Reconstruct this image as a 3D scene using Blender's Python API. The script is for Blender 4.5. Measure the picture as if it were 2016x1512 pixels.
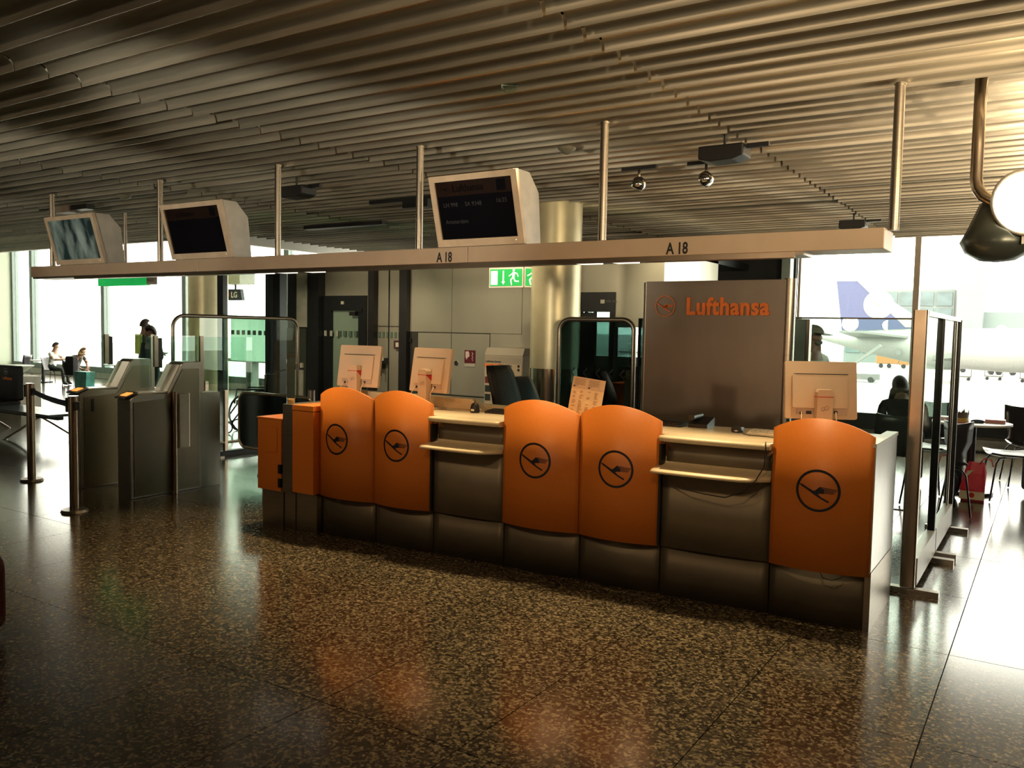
import bpy, math, random
from mathutils import Vector, Matrix
random.seed(7)
D=bpy.data; SC=bpy.context.scene; COL=SC.collection
for o in list(D.objects): D.objects.remove(o)
PI=math.pi
# ---------------------------------------------------------------- camera
def nrm(v): return v.normalized()
F=1650.0; CX=1008.0; CY=756.0; EYE=1.6
def cdir(px,py): return nrm(Vector(((px-CX)/F,(py-CY)/F,1)))
Xc=-cdir(-1552,600); Yc=cdir(2078,670); Yc=nrm(Yc-Xc*Yc.dot(Xc)); Zc=Xc.cross(Yc)
Rm=Matrix((Xc,Yc,Zc))            # camera axes -> hall axes
cam=D.objects.new('camera',D.cameras.new('camera')); COL.objects.link(cam)
r0=Rm@Vector((1,0,0)); u0=Rm@Vector((0,-1,0)); b0=-(Rm@Vector((0,0,1)))
cam.matrix_world=Matrix(((r0.x,u0.x,b0.x,0),(r0.y,u0.y,b0.y,0),(r0.z,u0.z,b0.z,EYE),(0,0,0,1)))
cam.data.sensor_width=36; cam.data.lens=F/2016*36; cam.data.clip_end=600; cam.data.clip_start=0.05
SC.camera=cam
# ---------------------------------------------------------------- world, light, exposure
SC.view_settings.view_transform='Standard'; SC.view_settings.look='None'
SC.view_settings.exposure=0.15; SC.view_settings.gamma=1.0; SC.view_settings.use_curve_mapping=False
w=D.worlds.new('sky'); SC.world=w; w.use_nodes=True
bg=w.node_tree.nodes['Background']; bg.inputs[0].default_value=(1.0,0.965,0.84,1); bg.inputs[1].default_value=8.0
def area(name,loc,size,power,col,rot=(0,0,0),sy=None,spread=PI):
    l=D.lights.new(name,'AREA'); l.energy=power; l.color=col; l.size=size; l.spread=spread
    if sy: l.shape='RECTANGLE'; l.size_y=sy
    o=D.objects.new(name,l); COL.objects.link(o); o.location=loc; o.rotation_euler=rot; return o
def spot(name,loc,target,power,col,angle=60,blend=.6,r=.05):
    l=D.lights.new(name,'SPOT'); l.energy=power; l.color=col; l.spot_size=math.radians(angle); l.spot_blend=blend; l.shadow_soft_size=r
    o=D.objects.new(name,l); COL.objects.link(o); o.location=loc
    o.rotation_euler=(Vector(target)-Vector(loc)).to_track_quat('-Z','Y').to_euler(); return o
WARM=(1,.66,.33); AMB=(1,.55,.2)
# warm fill spots added at ceiling height to light the desk front
for i,(x,y,tx,ty,tz,p) in enumerate([(-4.6,1.6,-4.4,4.75,.85,20),(-2.7,1.6,-2.7,4.8,.85,20),(-.9,1.8,-1.2,4.9,.85,16)]):
    spot('desk_fill',(x,y,3.0),(tx,ty,tz-.1),p*2.6,WARM,50,.9,.12)
for x in (-5.2,-4.2,-3.2,-2.2,-1.2):
    spot('desk_downlight',(x,5.08,3.0),(x+.0,3.95,.0),210,(1,.72,.38),54,.75,.05)
for x,y in ((-9.2,7.6),(-7.4,7.7),(-5.6,7.4),(-4.0,8.9)):
    spot('wall_downlight',(x,y,3.0),(x,y+2.2,1.2),120,(1,.80,.52),75,.8,.06)
spot('gate_fill',(-7.5,3.0,3.0),(-7.4,4.95,1.05),70,(1,.85,.62),50,.8,.08)  # fill spot added to brighten the sloped gate covers
for x,p in ((-13,230),(-10,210),(-7,160),(-4,140),(-1.5,150)):
    spot('hall_fill',(x,-4.8,1.9),(x*.98,4.2,3.15),p,(1,.70,.42),42,.55,.18)  # unseen fill spots added behind the viewer for slats and desk panels
for x,tx,ty in ((-10.5,-13.5,8.6),(-7.0,-9.0,8.8),(-4.2,-5.5,9.0)):
    spot('hall_fill',(x,.3,1.95),(tx,ty,3.05),260,(1,.90,.68),44,.6,.15)  # more added fill, standing in for daylight on the left ceiling
# unseen fill spots added outside the view to brighten the right ceiling
for i,(x,y,tx,ty,p) in enumerate([(2.6,-1.0,-.4,4.5,820),(2.2,3.4,-.2,7.8,650),(3.2,.6,.2,3.2,600)]):
    spot('ceiling_fill',(x,y,2.2),(tx,ty,2.2+.42*math.hypot(tx-x,ty-y)),p,(1,.77,.47),68,.7,.25)

# ---------------------------------------------------------------- materials
MATS={}
def mat(name,base=(.5,.5,.5),rough=.5,metal=0,noise=None,bump=0,emit=None,es=0,spec=.5,vary=0,stretch=(1,1,1),nscale=8,coat=0):
    if name in MATS: return MATS[name]
    m=D.materials.new(name); m.use_nodes=True; nt=m.node_tree; N=nt.nodes; L=nt.links
    p=N['Principled BSDF']; p.inputs['Base Color'].default_value=(*base,1); p.inputs['Roughness'].default_value=rough
    p.inputs['Metallic'].default_value=metal; p.inputs['Specular IOR Level'].default_value=spec; p.inputs['Coat Weight'].default_value=coat
    if emit: p.inputs['Emission Color'].default_value=(*emit,1); p.inputs['Emission Strength'].default_value=es
    tc=N.new('ShaderNodeTexCoord'); mp=N.new('ShaderNodeMapping'); L.new(tc.outputs['Object'],mp.inputs['Vector'])
    mp.inputs['Scale'].default_value=stretch
    no=N.new('ShaderNodeTexNoise'); no.inputs['Scale'].default_value=nscale; no.inputs['Detail'].default_value=4; L.new(mp.outputs[0],no.inputs['Vector'])
    a=noise if noise is not None else .12
    rp=N.new('ShaderNodeValToRGB'); L.new(no.outputs['Fac'],rp.inputs[0])
    rp.color_ramp.elements[0].position=.3; rp.color_ramp.elements[1].position=.7
    rp.color_ramp.elements[0].color=(*[c*(1-a) for c in base],1); rp.color_ramp.elements[1].color=(*[min(1,c*(1+a)) for c in base],1)
    out=rp.outputs[0]
    if vary:
        oi=N.new('ShaderNodeObjectInfo'); mr=N.new('ShaderNodeMapRange'); mr.inputs[3].default_value=1-vary; mr.inputs[4].default_value=1+vary*.6
        L.new(oi.outputs['Random'],mr.inputs[0]); mx=N.new('ShaderNodeVectorMath'); mx.operation='SCALE'
        L.new(out,mx.inputs[0]); L.new(mr.outputs[0],mx.inputs['Scale']); out=mx.outputs[0]
    L.new(out,p.inputs['Base Color'])
    if bump:
        b=N.new('ShaderNodeBump'); b.inputs['Strength'].default_value=bump; b.inputs['Distance'].default_value=.01; L.new(no.outputs['Fac'],b.inputs['Height']); L.new(b.outputs[0],p.inputs['Normal'])
    MATS[name]=m; return m
def glassmat(name,tint=(.85,.93,.9),refl=.08,rough=0.0):
    m=D.materials.new(name); m.use_nodes=True; N=m.node_tree.nodes; L=m.node_tree.links
    for n in list(N): N.remove(n)
    o=N.new('ShaderNodeOutputMaterial'); t=N.new('ShaderNodeBsdfTransparent'); t.inputs[0].default_value=(*tint,1)
    g=N.new('ShaderNodeBsdfGlossy'); g.inputs['Roughness'].default_value=rough; g.inputs[0].default_value=(.9,1,.95,1)
    f=N.new('ShaderNodeFresnel'); f.inputs[0].default_value=1.45; mx=N.new('ShaderNodeMixShader'); mm=N.new('ShaderNodeMath'); mm.operation='MULTIPLY'; mm.inputs[1].default_value=refl/.05
    ge=N.new('ShaderNodeNewGeometry'); nb=N.new('ShaderNodeMath'); nb.operation='SUBTRACT'; nb.inputs[0].default_value=1.0; L.new(ge.outputs['Backfacing'],nb.inputs[1])
    m3=N.new('ShaderNodeMath'); m3.operation='MULTIPLY'; m3.use_clamp=True; L.new(f.outputs[0],mm.inputs[0]); L.new(mm.outputs[0],m3.inputs[0]); L.new(nb.outputs[0],m3.inputs[1]); L.new(m3.outputs[0],mx.inputs[0]); L.new(t.outputs[0],mx.inputs[1]); L.new(g.outputs[0],mx.inputs[2]); L.new(mx.outputs[0],o.inputs[0])
    MATS[name]=m; return m
STEEL=mat('brushed_steel',(.42,.37,.31),.36,1,.10,.06,stretch=(1,1,30),nscale=6)
STEELD=mat('kick_steel',(.15,.13,.10),.5,.7,.08,.0,nscale=6)  # steel with the shade low on the desk put into its colour
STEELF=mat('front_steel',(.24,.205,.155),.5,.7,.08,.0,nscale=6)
CHROME=mat('chrome',(.75,.72,.68),.12,1,.03)
BRONZE=mat('bronze_steel',(.46,.37,.28),.28,1,.08)
ALU=mat('alu_slat',(.52,.485,.405),.33,.72,.10,.03,vary=.28,stretch=(.6,6,6),nscale=5)
ORANGE=mat('orange_laminate',(.66,.19,.022),.42,0,.03,.02,nscale=60)
YEL=mat('cream_top',(.72,.60,.40),.33,0,.04,nscale=20)
WHITE=mat('white_metal',(.74,.70,.64),.4,0,.03)
BEAM=mat('beam_paint',(.55,.42,.31),.45,.2,.04)
PLAST=mat('putty_plastic',(.66,.49,.34),.5,0,.02)
PLAST2=mat('putty_plastic_dark',(.55,.42,.32),.55,0,.05)
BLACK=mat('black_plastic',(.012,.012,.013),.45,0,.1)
BLKL=mat('black_leather',(.014,.014,.018),.42,0,.2,.2,nscale=30)
NAVY=mat('navy_print',(.006,.007,.018),.5,0,.02)
DARKF=mat('dark_frame',(.018,.022,.024),.4,.3,.1)
SCREEN=mat('dark_screen',(.004,.004,.007),.18,0,.0)
WALLM=mat('wall_metal',(.48,.47,.38),.34,.55,.07,.03,stretch=(.5,1,.3),nscale=3)
COLM=mat('column_paint',(.62,.56,.36),.35,.35,.05)
GREEN=mat('green_glass_panel',(.24,.34,.27),.3,0,.1,nscale=2)
def frost():
    m=D.materials.new('frosted_glass'); m.use_nodes=True; N=m.node_tree.nodes; L=m.node_tree.links
    for n in list(N): N.remove(n)
    o=N.new('ShaderNodeOutputMaterial'); t=N.new('ShaderNodeBsdfTranslucent'); t.inputs[0].default_value=(.74,.90,.80,1); g=N.new('ShaderNodeBsdfDiffuse'); g.inputs[0].default_value=(.5,.6,.55,1); mx=N.new('ShaderNodeMixShader'); mx.inputs[0].default_value=.2
    L.new(t.outputs[0],mx.inputs[1]); L.new(g.outputs[0],mx.inputs[2]); L.new(mx.outputs[0],o.inputs[0]); return m
FROST=frost()
RED=mat('red_plastic',(.55,.02,.02),.4,0,.1)
REDP=mat('red_paper',(.75,.05,.08),.5,0,.15,.3,nscale=12)
CREAMP=mat('cream_paper',(.75,.65,.45),.6,0,.1)
SKIN=mat('skin',(.50,.30,.20),.55,0,.05)
SKIND=mat('skin_dark',(.28,.17,.12),.55,0,.05)
HAIRD=mat('dark_hair',(.03,.022,.02),.6,0,.3,.4,stretch=(6,6,1),nscale=20)
HAIRB=mat('blonde_hair',(.42,.28,.13),.6,0,.3,.4,stretch=(6,6,1),nscale=20)
CLB=mat('black_cloth',(.018,.018,.022),.8,0,.3,.2,nscale=25)
CLW=mat('white_cloth',(.72,.76,.72),.8,0,.1,.2,nscale=15)
CLG=mat('grey_cloth',(.16,.17,.15),.8,0,.2,.2,nscale=20)
CLD=mat('dark_green_cloth',(.05,.065,.055),.8,0,.2,.2,nscale=20)
VEST=mat('hivis_cloth',(.55,.62,.05),.7,0,.1)
PURP=mat('purple_cloth',(.10,.06,.18),.8,0,.2)
GLASS=glassmat('clear_glass'); GLASSG=glassmat('green_glass',(.86,.925,.89),.08); GLASSD=glassmat('dark_glass',(.16,.24,.23),.10); PANE=glassmat('window_pane',(.97,.98,.96),.05)
LIT=mat('lit_lens',(1,.9,.7),.4,emit=(1,.86,.6),es=6)
LITW=mat('reflection_glow',(1,.95,.85),.4,emit=(1,.93,.78),es=1.2)  # weak glow that paints reflections under the sign beam
AMBL=mat('reader_window',(1,.4,.1),.4,emit=(1,.33,.06),es=1.1)
SGREEN=mat('sign_green',(.02,.35,.08),.5,emit=(.01,.36,.07),es=.75)
SWHITE=mat('sign_white',(.9,.9,.75),.5,emit=(1,1,.72),es=.85)

def granite():
    m=D.materials.new('granite'); m.use_nodes=True; N=m.node_tree.nodes; L=m.node_tree.links; p=N['Principled BSDF']
    tc=N.new('ShaderNodeTexCoord'); geo=N.new('ShaderNodeNewGeometry')
    v=N.new('ShaderNodeTexVoronoi'); v.inputs['Scale'].default_value=85; L.new(geo.outputs['Position'],v.inputs['Vector'])
    n1=N.new('ShaderNodeTexNoise'); n1.inputs['Scale'].default_value=34; n1.inputs['Detail'].default_value=5; L.new(geo.outputs['Position'],n1.inputs['Vector'])
    n2=N.new('ShaderNodeTexNoise'); n2.inputs['Scale'].default_value=1.1; L.new(geo.outputs['Position'],n2.inputs['Vector'])
    sp=N.new('ShaderNodeSeparateColor'); L.new(v.outputs['Color'],sp.inputs[0])
    ad=N.new('ShaderNodeMath'); ad.operation='MULTIPLY_ADD'; L.new(sp.outputs[0],ad.inputs[0]); ad.inputs[1].default_value=.72
    m2=N.new('ShaderNodeMath'); m2.operation='MULTIPLY_ADD'; L.new(n1.outputs['Fac'],m2.inputs[0]); m2.inputs[1].default_value=.9; m2.inputs[2].default_value=-.30
    L.new(m2.outputs[0],ad.inputs[2])
    r=N.new('ShaderNodeValToRGB'); e=r.color_ramp.elements; e[0].position=.25; e[0].color=(.013,.010,.007,1); e[1].position=.98; e[1].color=(.30,.235,.14,1)
    x=r.color_ramp.elements.new(.55); x.color=(.072,.057,.034,1); L.new(ad.outputs[0],r.inputs[0]); L.new(r.outputs[0],p.inputs['Base Color'])
    mr=N.new('ShaderNodeMapRange'); mr.inputs[3].default_value=.14; mr.inputs[4].default_value=.19; L.new(n2.outputs['Fac'],mr.inputs[0]); L.new(mr.outputs[0],p.inputs['Roughness'])
    p.inputs['IOR'].default_value=1.9
    b=N.new('ShaderNodeBump'); b.inputs['Strength'].default_value=.012; b.inputs['Distance'].default_value=.001; L.new(n1.outputs['Fac'],b.inputs['Height']); L.new(b.outputs[0],p.inputs['Normal'])
    MATS['granite']=m; return m
GRAN=granite()

# ---------------------------------------------------------------- mesh helpers
WM={}
def mw(o): return WM.get(o.name,Matrix.Identity(4)) if o else Matrix.Identity(4)
EACH={'port_recess','plug','gap_shadow_strip','cable','belt_cassette','post','wheels','wheel','leg','closer','landing_gear','vent_slot','stamp','rod','edge_post','side_frame','pole','handle','end_panel','cream_print','slot','pedestal','foot','side_wing','door_leaf_edge','sack'}-{'handle','sack','pedestal'}
class MB:
    def __init__(s): s.v=[]; s.f=[]; s.mi=[]; s.sm=[]
    def add(s,vs,fs,mi=0,smooth=False):
        b=len(s.v); s.v+= [Vector(v) for v in vs]
        for f in fs: s.f.append([b+i for i in f]); s.mi.append(mi); s.sm.append(smooth)
        return s
    def box(s,x0,x1,y0,y1,z0,z1,mi=0):
        return s.add([(x0,y0,z0),(x1,y0,z0),(x1,y1,z0),(x0,y1,z0),(x0,y0,z1),(x1,y0,z1),(x1,y1,z1),(x0,y1,z1)],
            [(3,2,1,0),(4,5,6,7),(0,1,5,4),(1,2,6,5),(2,3,7,6),(3,0,4,7)],mi)
    def cbox(s,c,sz,rz=0,mi=0,rx=0,ry=0):
        M=Matrix.Translation(c)@Matrix.Rotation(rz,4,'Z')@Matrix.Rotation(ry,4,'Y')@Matrix.Rotation(rx,4,'X'); hx,hy,hz=sz[0]/2,sz[1]/2,sz[2]/2
        vs=[M@Vector(v) for v in [(-hx,-hy,-hz),(hx,-hy,-hz),(hx,hy,-hz),(-hx,hy,-hz),(-hx,-hy,hz),(hx,-hy,hz),(hx,hy,hz),(-hx,hy,hz)]]
        return s.add(vs,[(3,2,1,0),(4,5,6,7),(0,1,5,4),(1,2,6,5),(2,3,7,6),(3,0,4,7)],mi)
    def rbox(s,x0,x1,y0,y1,z0,z1,r=.01,axis='z',mi=0):
        # box with rounded edges along one axis
        def rr(a0,a1,b0,b1):
            p=[]
            for (cx,cy,t) in ((a1-r,b1-r,0),(a0+r,b1-r,1),(a0+r,b0+r,2),(a1-r,b0+r,3)):
                for k in range(5): a=PI/2*(t+k/4); p.append((cx+r*math.cos(a),cy+r*math.sin(a)))
            return p
        if axis=='z': return s.prism(rr(x0,x1,y0,y1),z0,z1,'z',mi)
        if axis=='y': return s.prism(rr(x0,x1,z0,z1),y0,y1,'y',mi)
        return s.prism(rr(y0,y1,z0,z1),x0,x1,'x',mi)
    def prism(s,poly,a,b,axis='z',mi=0,smooth=False):
        def P(p,t): return {'z':(p[0],p[1],t),'y':(p[0],t,p[1]),'x':(t,p[0],p[1])}[axis]
        n=len(poly); vs=[P(p,a) for p in poly]+[P(p,b) for p in poly]
        fs=[tuple(range(n))[::-1],tuple(range(n,2*n))]+[(i,(i+1)%n,n+(i+1)%n,n+i) for i in range(n)]
        return s.add(vs,fs,mi,smooth)
    def cyl(s,a,b,r,r2=None,n=14,mi=0,cap=True,smooth=True):
        a=Vector(a); b=Vector(b); r2=r if r2 is None else r2; d=(b-a).normalized(); u=d.orthogonal().normalized(); v=d.cross(u)
        vs=[a+(u*math.cos(2*PI*i/n)+v*math.sin(2*PI*i/n))*r for i in range(n)]+[b+(u*math.cos(2*PI*i/n)+v*math.sin(2*PI*i/n))*r2 for i in range(n)]
        s.add(vs,[(i,(i+1)%n,n+(i+1)%n,n+i) for i in range(n)],mi,smooth)
        if cap: s.add(vs,[tuple(range(n))[::-1],tuple(range(n,2*n))],mi)
        return s
    def tube(s,pts,r,n=8,mi=0,closed=False,ry=None):
        pts=[Vector(p) for p in pts]; m=len(pts); rings=[]
        u=None
        for i,p in enumerate(pts):
            if closed: d=(pts[(i+1)%m]-pts[i-1]).normalized()
            else: d=(pts[min(i+1,m-1)]-pts[max(i-1,0)]).normalized()
            if u is None: u=d.orthogonal().normalized()
            u=(u-d*u.dot(d)).normalized(); v=d.cross(u)
            rr=r[i] if isinstance(r,(list,tuple)) else r
            rings+= [p+(u*math.cos(2*PI*k/n)+v*math.sin(2*PI*k/n))*rr for k in range(n)]
        fs=[]
        for i in range(m if closed else m-1):
            for k in range(n): a=i*n; b=((i+1)%m)*n; fs.append((a+k,a+(k+1)%n,b+(k+1)%n,b+k))
        if not closed: fs+= [tuple(range(n))[::-1],tuple(range((m-1)*n,m*n))]
        return s.add(rings,fs,mi,True)
    def lathe(s,prof,c=(0,0,0),n=24,mi=0,axis=None,sx=1,sy=1):
        c=Vector(c); M=Matrix.Identity(3)
        if axis: M=Vector(axis).normalized().to_track_quat('Z','Y').to_matrix()
        vs=[];m=len(prof)
        for (r,z) in prof:
            for k in range(n): vs.append(c+M@Vector((r*sx*math.cos(2*PI*k/n),r*sy*math.sin(2*PI*k/n),z)))
        fs=[(i*n+k,i*n+(k+1)%n,(i+1)*n+(k+1)%n,(i+1)*n+k) for i in range(m-1) for k in range(n)]
        fs+= [tuple(range(n))[::-1],tuple(range((m-1)*n,m*n))]
        return s.add(vs,fs,mi,True)
    def ball(s,c,r,n=14,m=8,mi=0,top=PI,bot=0):
        rx,ry,rz=(r,r,r) if not isinstance(r,(tuple,list)) else r
        c=Vector(c); vs=[]
        for i in range(m+1):
            t=bot+(top-bot)*i/m
            for k in range(n): vs.append(c+Vector((rx*math.sin(t)*math.cos(2*PI*k/n),ry*math.sin(t)*math.sin(2*PI*k/n),rz*math.cos(t))))
        fs=[(i*n+k,i*n+(k+1)%n,(i+1)*n+(k+1)%n,(i+1)*n+k) for i in range(m) for k in range(n)]
        return s.add(vs,fs,mi,True)
    def quad(s,a,b,c,d,mi=0): return s.add([a,b,c,d],[(0,1,2,3)],mi)
    def xf(s,M): s.v=[M@v for v in s.v]; return s
    def build(s,name,mats,parent=None,world=True,kind=None,label=None,bevel=0):
        if name in EACH and not kind and parent:
            key={}; par=list(range(len(s.v)))
            def fd(i):
                while par[i]!=i: par[i]=par[par[i]]; i=par[i]
                return i
            for i,v in enumerate(s.v):
                k=(round(v.x,4),round(v.y,4),round(v.z,4)); j=key.setdefault(k,i); par[fd(i)]=fd(j)
            for f in s.f:
                for q in f[1:]: par[fd(q)]=fd(f[0])
            roots=[]
            for f in s.f:
                r=fd(f[0])
                if r not in roots: roots.append(r)
            if len(roots)>1:
                out=None
                for r in roots:
                    m=MB(); mp={}
                    for f,mi,sm in zip(s.f,s.mi,s.sm):
                        if fd(f[0])!=r: continue
                        for q in f:
                            if q not in mp: mp[q]=len(m.v); m.v.append(s.v[q])
                        m.f.append([mp[q] for q in f]); m.mi.append(mi); m.sm.append(sm)
                    o=m.build(name,mats,parent,world,None,label,bevel); out=out or o
                return out
        me=D.meshes.new(name); W=mw(parent).inverted() if (world and parent) else Matrix.Identity(4)
        me.from_pydata([W@v for v in s.v],[],s.f)
        if not isinstance(mats,(list,tuple)): mats=[mats]
        for m_ in mats: me.materials.append(m_)
        me.polygons.foreach_set('material_index',s.mi); me.polygons.foreach_set('use_smooth',s.sm); me.update()
        o=D.objects.new(name,me); COL.objects.link(o)
        if parent: o.parent=parent
        WM[o.name]=mw(parent)
        if kind: o['kind']=kind
        if label: o['label']=label
        if bevel:
            b=o.modifiers.new('bevel','BEVEL'); b.width=bevel; b.segments=2; b.limit_method='ANGLE'
        return o
def thing(name,label,cat,loc=(0,0,0),rz=0,group=None):
    o=D.objects.new(name,None); COL.objects.link(o); o.location=loc; o.rotation_euler=(0,0,rz); o.empty_display_size=.1
    WM[o.name]=Matrix.Translation(loc)@Matrix.Rotation(rz,4,'Z'); o['label']=label; o['category']=cat
    if group: o['group']=group
    return o
def tag(o,label,cat,group=None):
    o['label']=label; o['category']=cat
    if group: o['group']=group
    return o
def dup(root,loc,rz,label,group=None):
    r=root.copy(); COL.objects.link(r); r.location=loc; r.rotation_euler=(0,0,rz); r['label']=label
    if group: r['group']=group
    WM[r.name]=Matrix.Translation(loc)@Matrix.Rotation(rz,4,'Z')
    for ch in list(root.children):
        c=ch.copy(); COL.objects.link(c); c.parent=r; WM[c.name]=WM[r.name]
        for g in list(ch.children):
            d=g.copy(); COL.objects.link(d); d.parent=c
    return r
def text(name,s,size,M,mat_,parent,extrude=.001,bold=.0,spacing=1.0,xs=1.0,align='LEFT',label=None):
    cu=D.curves.new(name,'FONT'); cu.body=s; cu.size=size; cu.extrude=extrude; cu.offset=bold; cu.space_character=spacing; cu.align_x=align
    cu.resolution_u=3
    t=D.objects.new(name+'_c',cu); COL.objects.link(t); bpy.context.view_layer.update()
    me=D.meshes.new_from_object(t.evaluated_get(bpy.context.evaluated_depsgraph_get())); D.objects.remove(t)
    W=mw(parent).inverted()@M@Matrix.Diagonal((xs,1,1,1)); me.transform(W); me.materials.clear(); me.materials.append(mat_)
    o=D.objects.new(name,me); COL.objects.link(o)
    if parent: o.parent=parent; WM[o.name]=mw(parent)
    if label: o['label']=label
    return o
def facing(x,y,z,rz=0): # text upright, read from -y side
    return Matrix.Translation((x,y,z))@Matrix.Rotation(rz,4,'Z')@Matrix.Rotation(PI/2,4,'X')
def arc(c,r,a0,a1,n,f): return [f(c[0]+r*math.cos(a0+(a1-a0)*i/n),c[1]+r*math.sin(a0+(a1-a0)*i/n)) for i in range(n+1)]
def rrect(u0,u1,v0,v1,r,f,n=5,corners=(1,1,1,1)):
    p=[]
    for (cx,cy,t,on) in ((u1-r,v1-r,0,corners[0]),(u0+r,v1-r,1,corners[1]),(u0+r,v0+r,2,corners[2]),(u1-r,v0+r,3,corners[3])):
        if on:
            for k in range(n+1): a=PI/2*(t+k/n); p.append(f(cx+r*math.cos(a),cy+r*math.sin(a)))
        else:
            sx=1 if t in (0,3) else -1; sy=1 if t in (0,1) else -1; p.append(f(cx+sx*r,cy+sy*r))
    return p

# crane emblem drawn as ribbons on any surface given by f(u,v,depth)
def ribbon(mb,pts,wd,f,th,n=6,mi=0):
    for i in range(len(pts)-1):
        (x0,y0),(x1,y1)=pts[i],pts[i+1]; w0,w1=wd[i],wd[i+1]; L=math.hypot(x1-x0,y1-y0) or 1; nx,ny=-(y1-y0)/L,(x1-x0)/L
        for k in range(n):
            t0,t1=k/n,(k+1)/n; q=[]
            for t in (t0,t1):
                x=x0+(x1-x0)*t; y=y0+(y1-y0)*t; ww=(w0+(w1-w0)*t)/2; q+= [(x+nx*ww,y+ny*ww),(x-nx*ww,y-ny*ww)]
            a,b,c,d=q; mb.add([f(*a,th),f(*b,th),f(*d,th),f(*c,th)],[(0,1,2,3)],mi)
def crane(mb,f,th=.0015,mi=0,ring=.065):
    n=48
    for i in range(n):
        a0,a1=2*PI*i/n,2*PI*(i+1)/n; ri=1-ring
        q=[f(math.cos(a)*r,math.sin(a)*r,d) for a,r in ((a0,ri),(a0,1),(a1,1),(a1,ri)) for d in (th,)]
        mb.add(q,[(0,1,2,3)],mi)
    ribbon(mb,[(-.87,.27),(-.72,.2),(-.4,.02),(-.1,-.16),(.15,-.33),(.5,-.5)],[.025,.10,.11,.13,.085,.09],f,th,3,mi)
    ribbon(mb,[(-.62,.17),(-.28,.01)],[.025,.035],f,th,3,mi)
    ribbon(mb,[(-.3,-.04),(-.1,-.06),(.05,.03),(.18,.12)],[.05,.12,.2,.22],f,th,3,mi)
    ribbon(mb,[(-.12,-.16),(.1,-.02),(.28,.0)],[.1,.2,.24],f,th,3,mi)
    for k in range(5):
        ribbon(mb,[(.15,.17-k*.06),(.88-k*.045,.10-k*.048)],[.036,.024],f,th,4,mi)

# ================================================================ STRUCTURE
def struct(o): o['kind']='structure'; return o
fl=struct(MB().box(-28,7,-6,13.9,-.16,-.014).build('floor',mat('floor_joint',(.012,.010,.008),.8)))
TX,TY=.73,1.10
tile=MB().box(-TX/2+.0025,TX/2-.0025,-TY/2+.0025,TY/2-.0025,-.012,0).build('tile',GRAN,fl); 
cands=[]
ix0=-4.02
for i in range(-33,16):
    for j in range(-6,13):
        cx=ix0+TX*(i+.5); cy=.3+TY*(j+.5)+(.0 if i%2 else .0)
        if cx-TX/2<-28 or cx+TX/2>7.3 or cy>14: continue
        c=Rm.transposed()@(Vector((cx,cy,0))-Vector((0,0,EYE)))
        vis=False
        if c.z>.3:
            px=CX+F*c.x/c.z; py=CY+F*c.y/c.z; m=F*.7/c.z; vis=(-m<px<2016+m and py<1512+m)
        cands.append((0 if vis else 1,c.length,cx,cy))
cands.sort(); rest=MB(); first=True
for n,(a,d,cx,cy) in enumerate(cands):
    if n<295 and a==0:
        if first: o=tile; first=False
        else: o=tile.copy(); COL.objects.link(o)
        o.parent=fl; o.location=(cx,cy,0)
    else: rest.box(cx-TX/2+.0015,cx+TX/2-.0015,cy-TY/2+.0015,cy+TY/2-.0015,-.012,0)
rest.build('tile',GRAN,fl,kind='stuff')

# ceiling: dark plenum and formed aluminium slats
ce=struct(MB().box(-28,7,-6,9.25,3.42,3.5).box(-12.4,7,9.25,13.9,3.42,3.5).build('ceiling',mat('plenum',(.01,.011,.011),.9)))
SL=3.1; PT=.2
prof=[(0,.072),(.05,.074),(.115,.074),(.150,.066),(.174,.048),(.186,.026),(.188,.0)]
def slat_mesh(L):
    mb=MB(); h=L/2-.009; up=[(y,z+.003) for y,z in prof][:-1]+[(.191,0)]
    for pp,rev in ((prof,0),(up,1)):
        vs=[(x,y,z) for (y,z) in pp for x in (-h,h)]; fs=[(2*i,2*i+1,2*i+3,2*i+2) for i in range(len(pp)-1)]
        mb.add(vs,[f[::-1] for f in fs] if not rev else fs,0,True)
    poly=prof+up[::-1]
    for x in (-h,h): mb.add([(x,y,z) for y,z in poly],[tuple(range(len(poly)))])
    mb.add([(-h,*prof[-1]),(h,*prof[-1]),(h,*up[-1]),(-h,*up[-1])],[(0,1,2,3)]); mb.add([(-h,*prof[0]),(h,*prof[0]),(h,*up[0]),(-h,*up[0])],[(0,1,2,3)])
    return mb
s0=slat_mesh(SL).build('slat',ALU,ce); s0.data.name='slat'
sc=[]
for j in range(-15,67):
    y=j*PT-.0; off=0.0
    for i in range(-8,4):
        cx=-2.05+SL*(i+.5)
        if y>9.0 and cx<-12.6: continue
        if y>9.9 and -10.3<cx<-4.2 and False: continue
        c=Rm.transposed()@(Vector((cx,y,3.05))-Vector((0,0,EYE))); vis=0
        for ex in (-1.5,-.8,0,.8,1.5):
            q=Rm.transposed()@(Vector((cx+ex,y,3.05-EYE)));
            if q.z>.4:
                px=CX+F*q.x/q.z; py=CY+F*q.y/q.z
                if -30<px<2046 and -60<py: vis+=1/q.length**2
        sc.append((-vis,cx,y))
sc.sort(); rest=MB(); one=slat_mesh(SL)
for n,(v,cx,y) in enumerate(sc):
    dz=random.uniform(-.003,.004)+(.018 if random.random()<.05 else 0); rx=random.uniform(-.03,.03)
    if n<298 and v<0:
        o=s0 if n==0 else s0.copy()
        if n: COL.objects.link(o)
        o.parent=ce; o.location=(cx,y,3.05+dz); o.rotation_euler=(rx,0,0)
    else:
        M=Matrix.Translation((cx,y,3.05+dz))@Matrix.Rotation(rx,4,'X'); b=len(rest.v); rest.v+=[M@p for p in one.v]
        for f_,s_ in zip(one.f,one.sm): rest.f.append([b+k for k in f_]); rest.mi.append(0); rest.sm.append(s_)
rest.build('slat',ALU,ce,kind='stuff')
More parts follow.
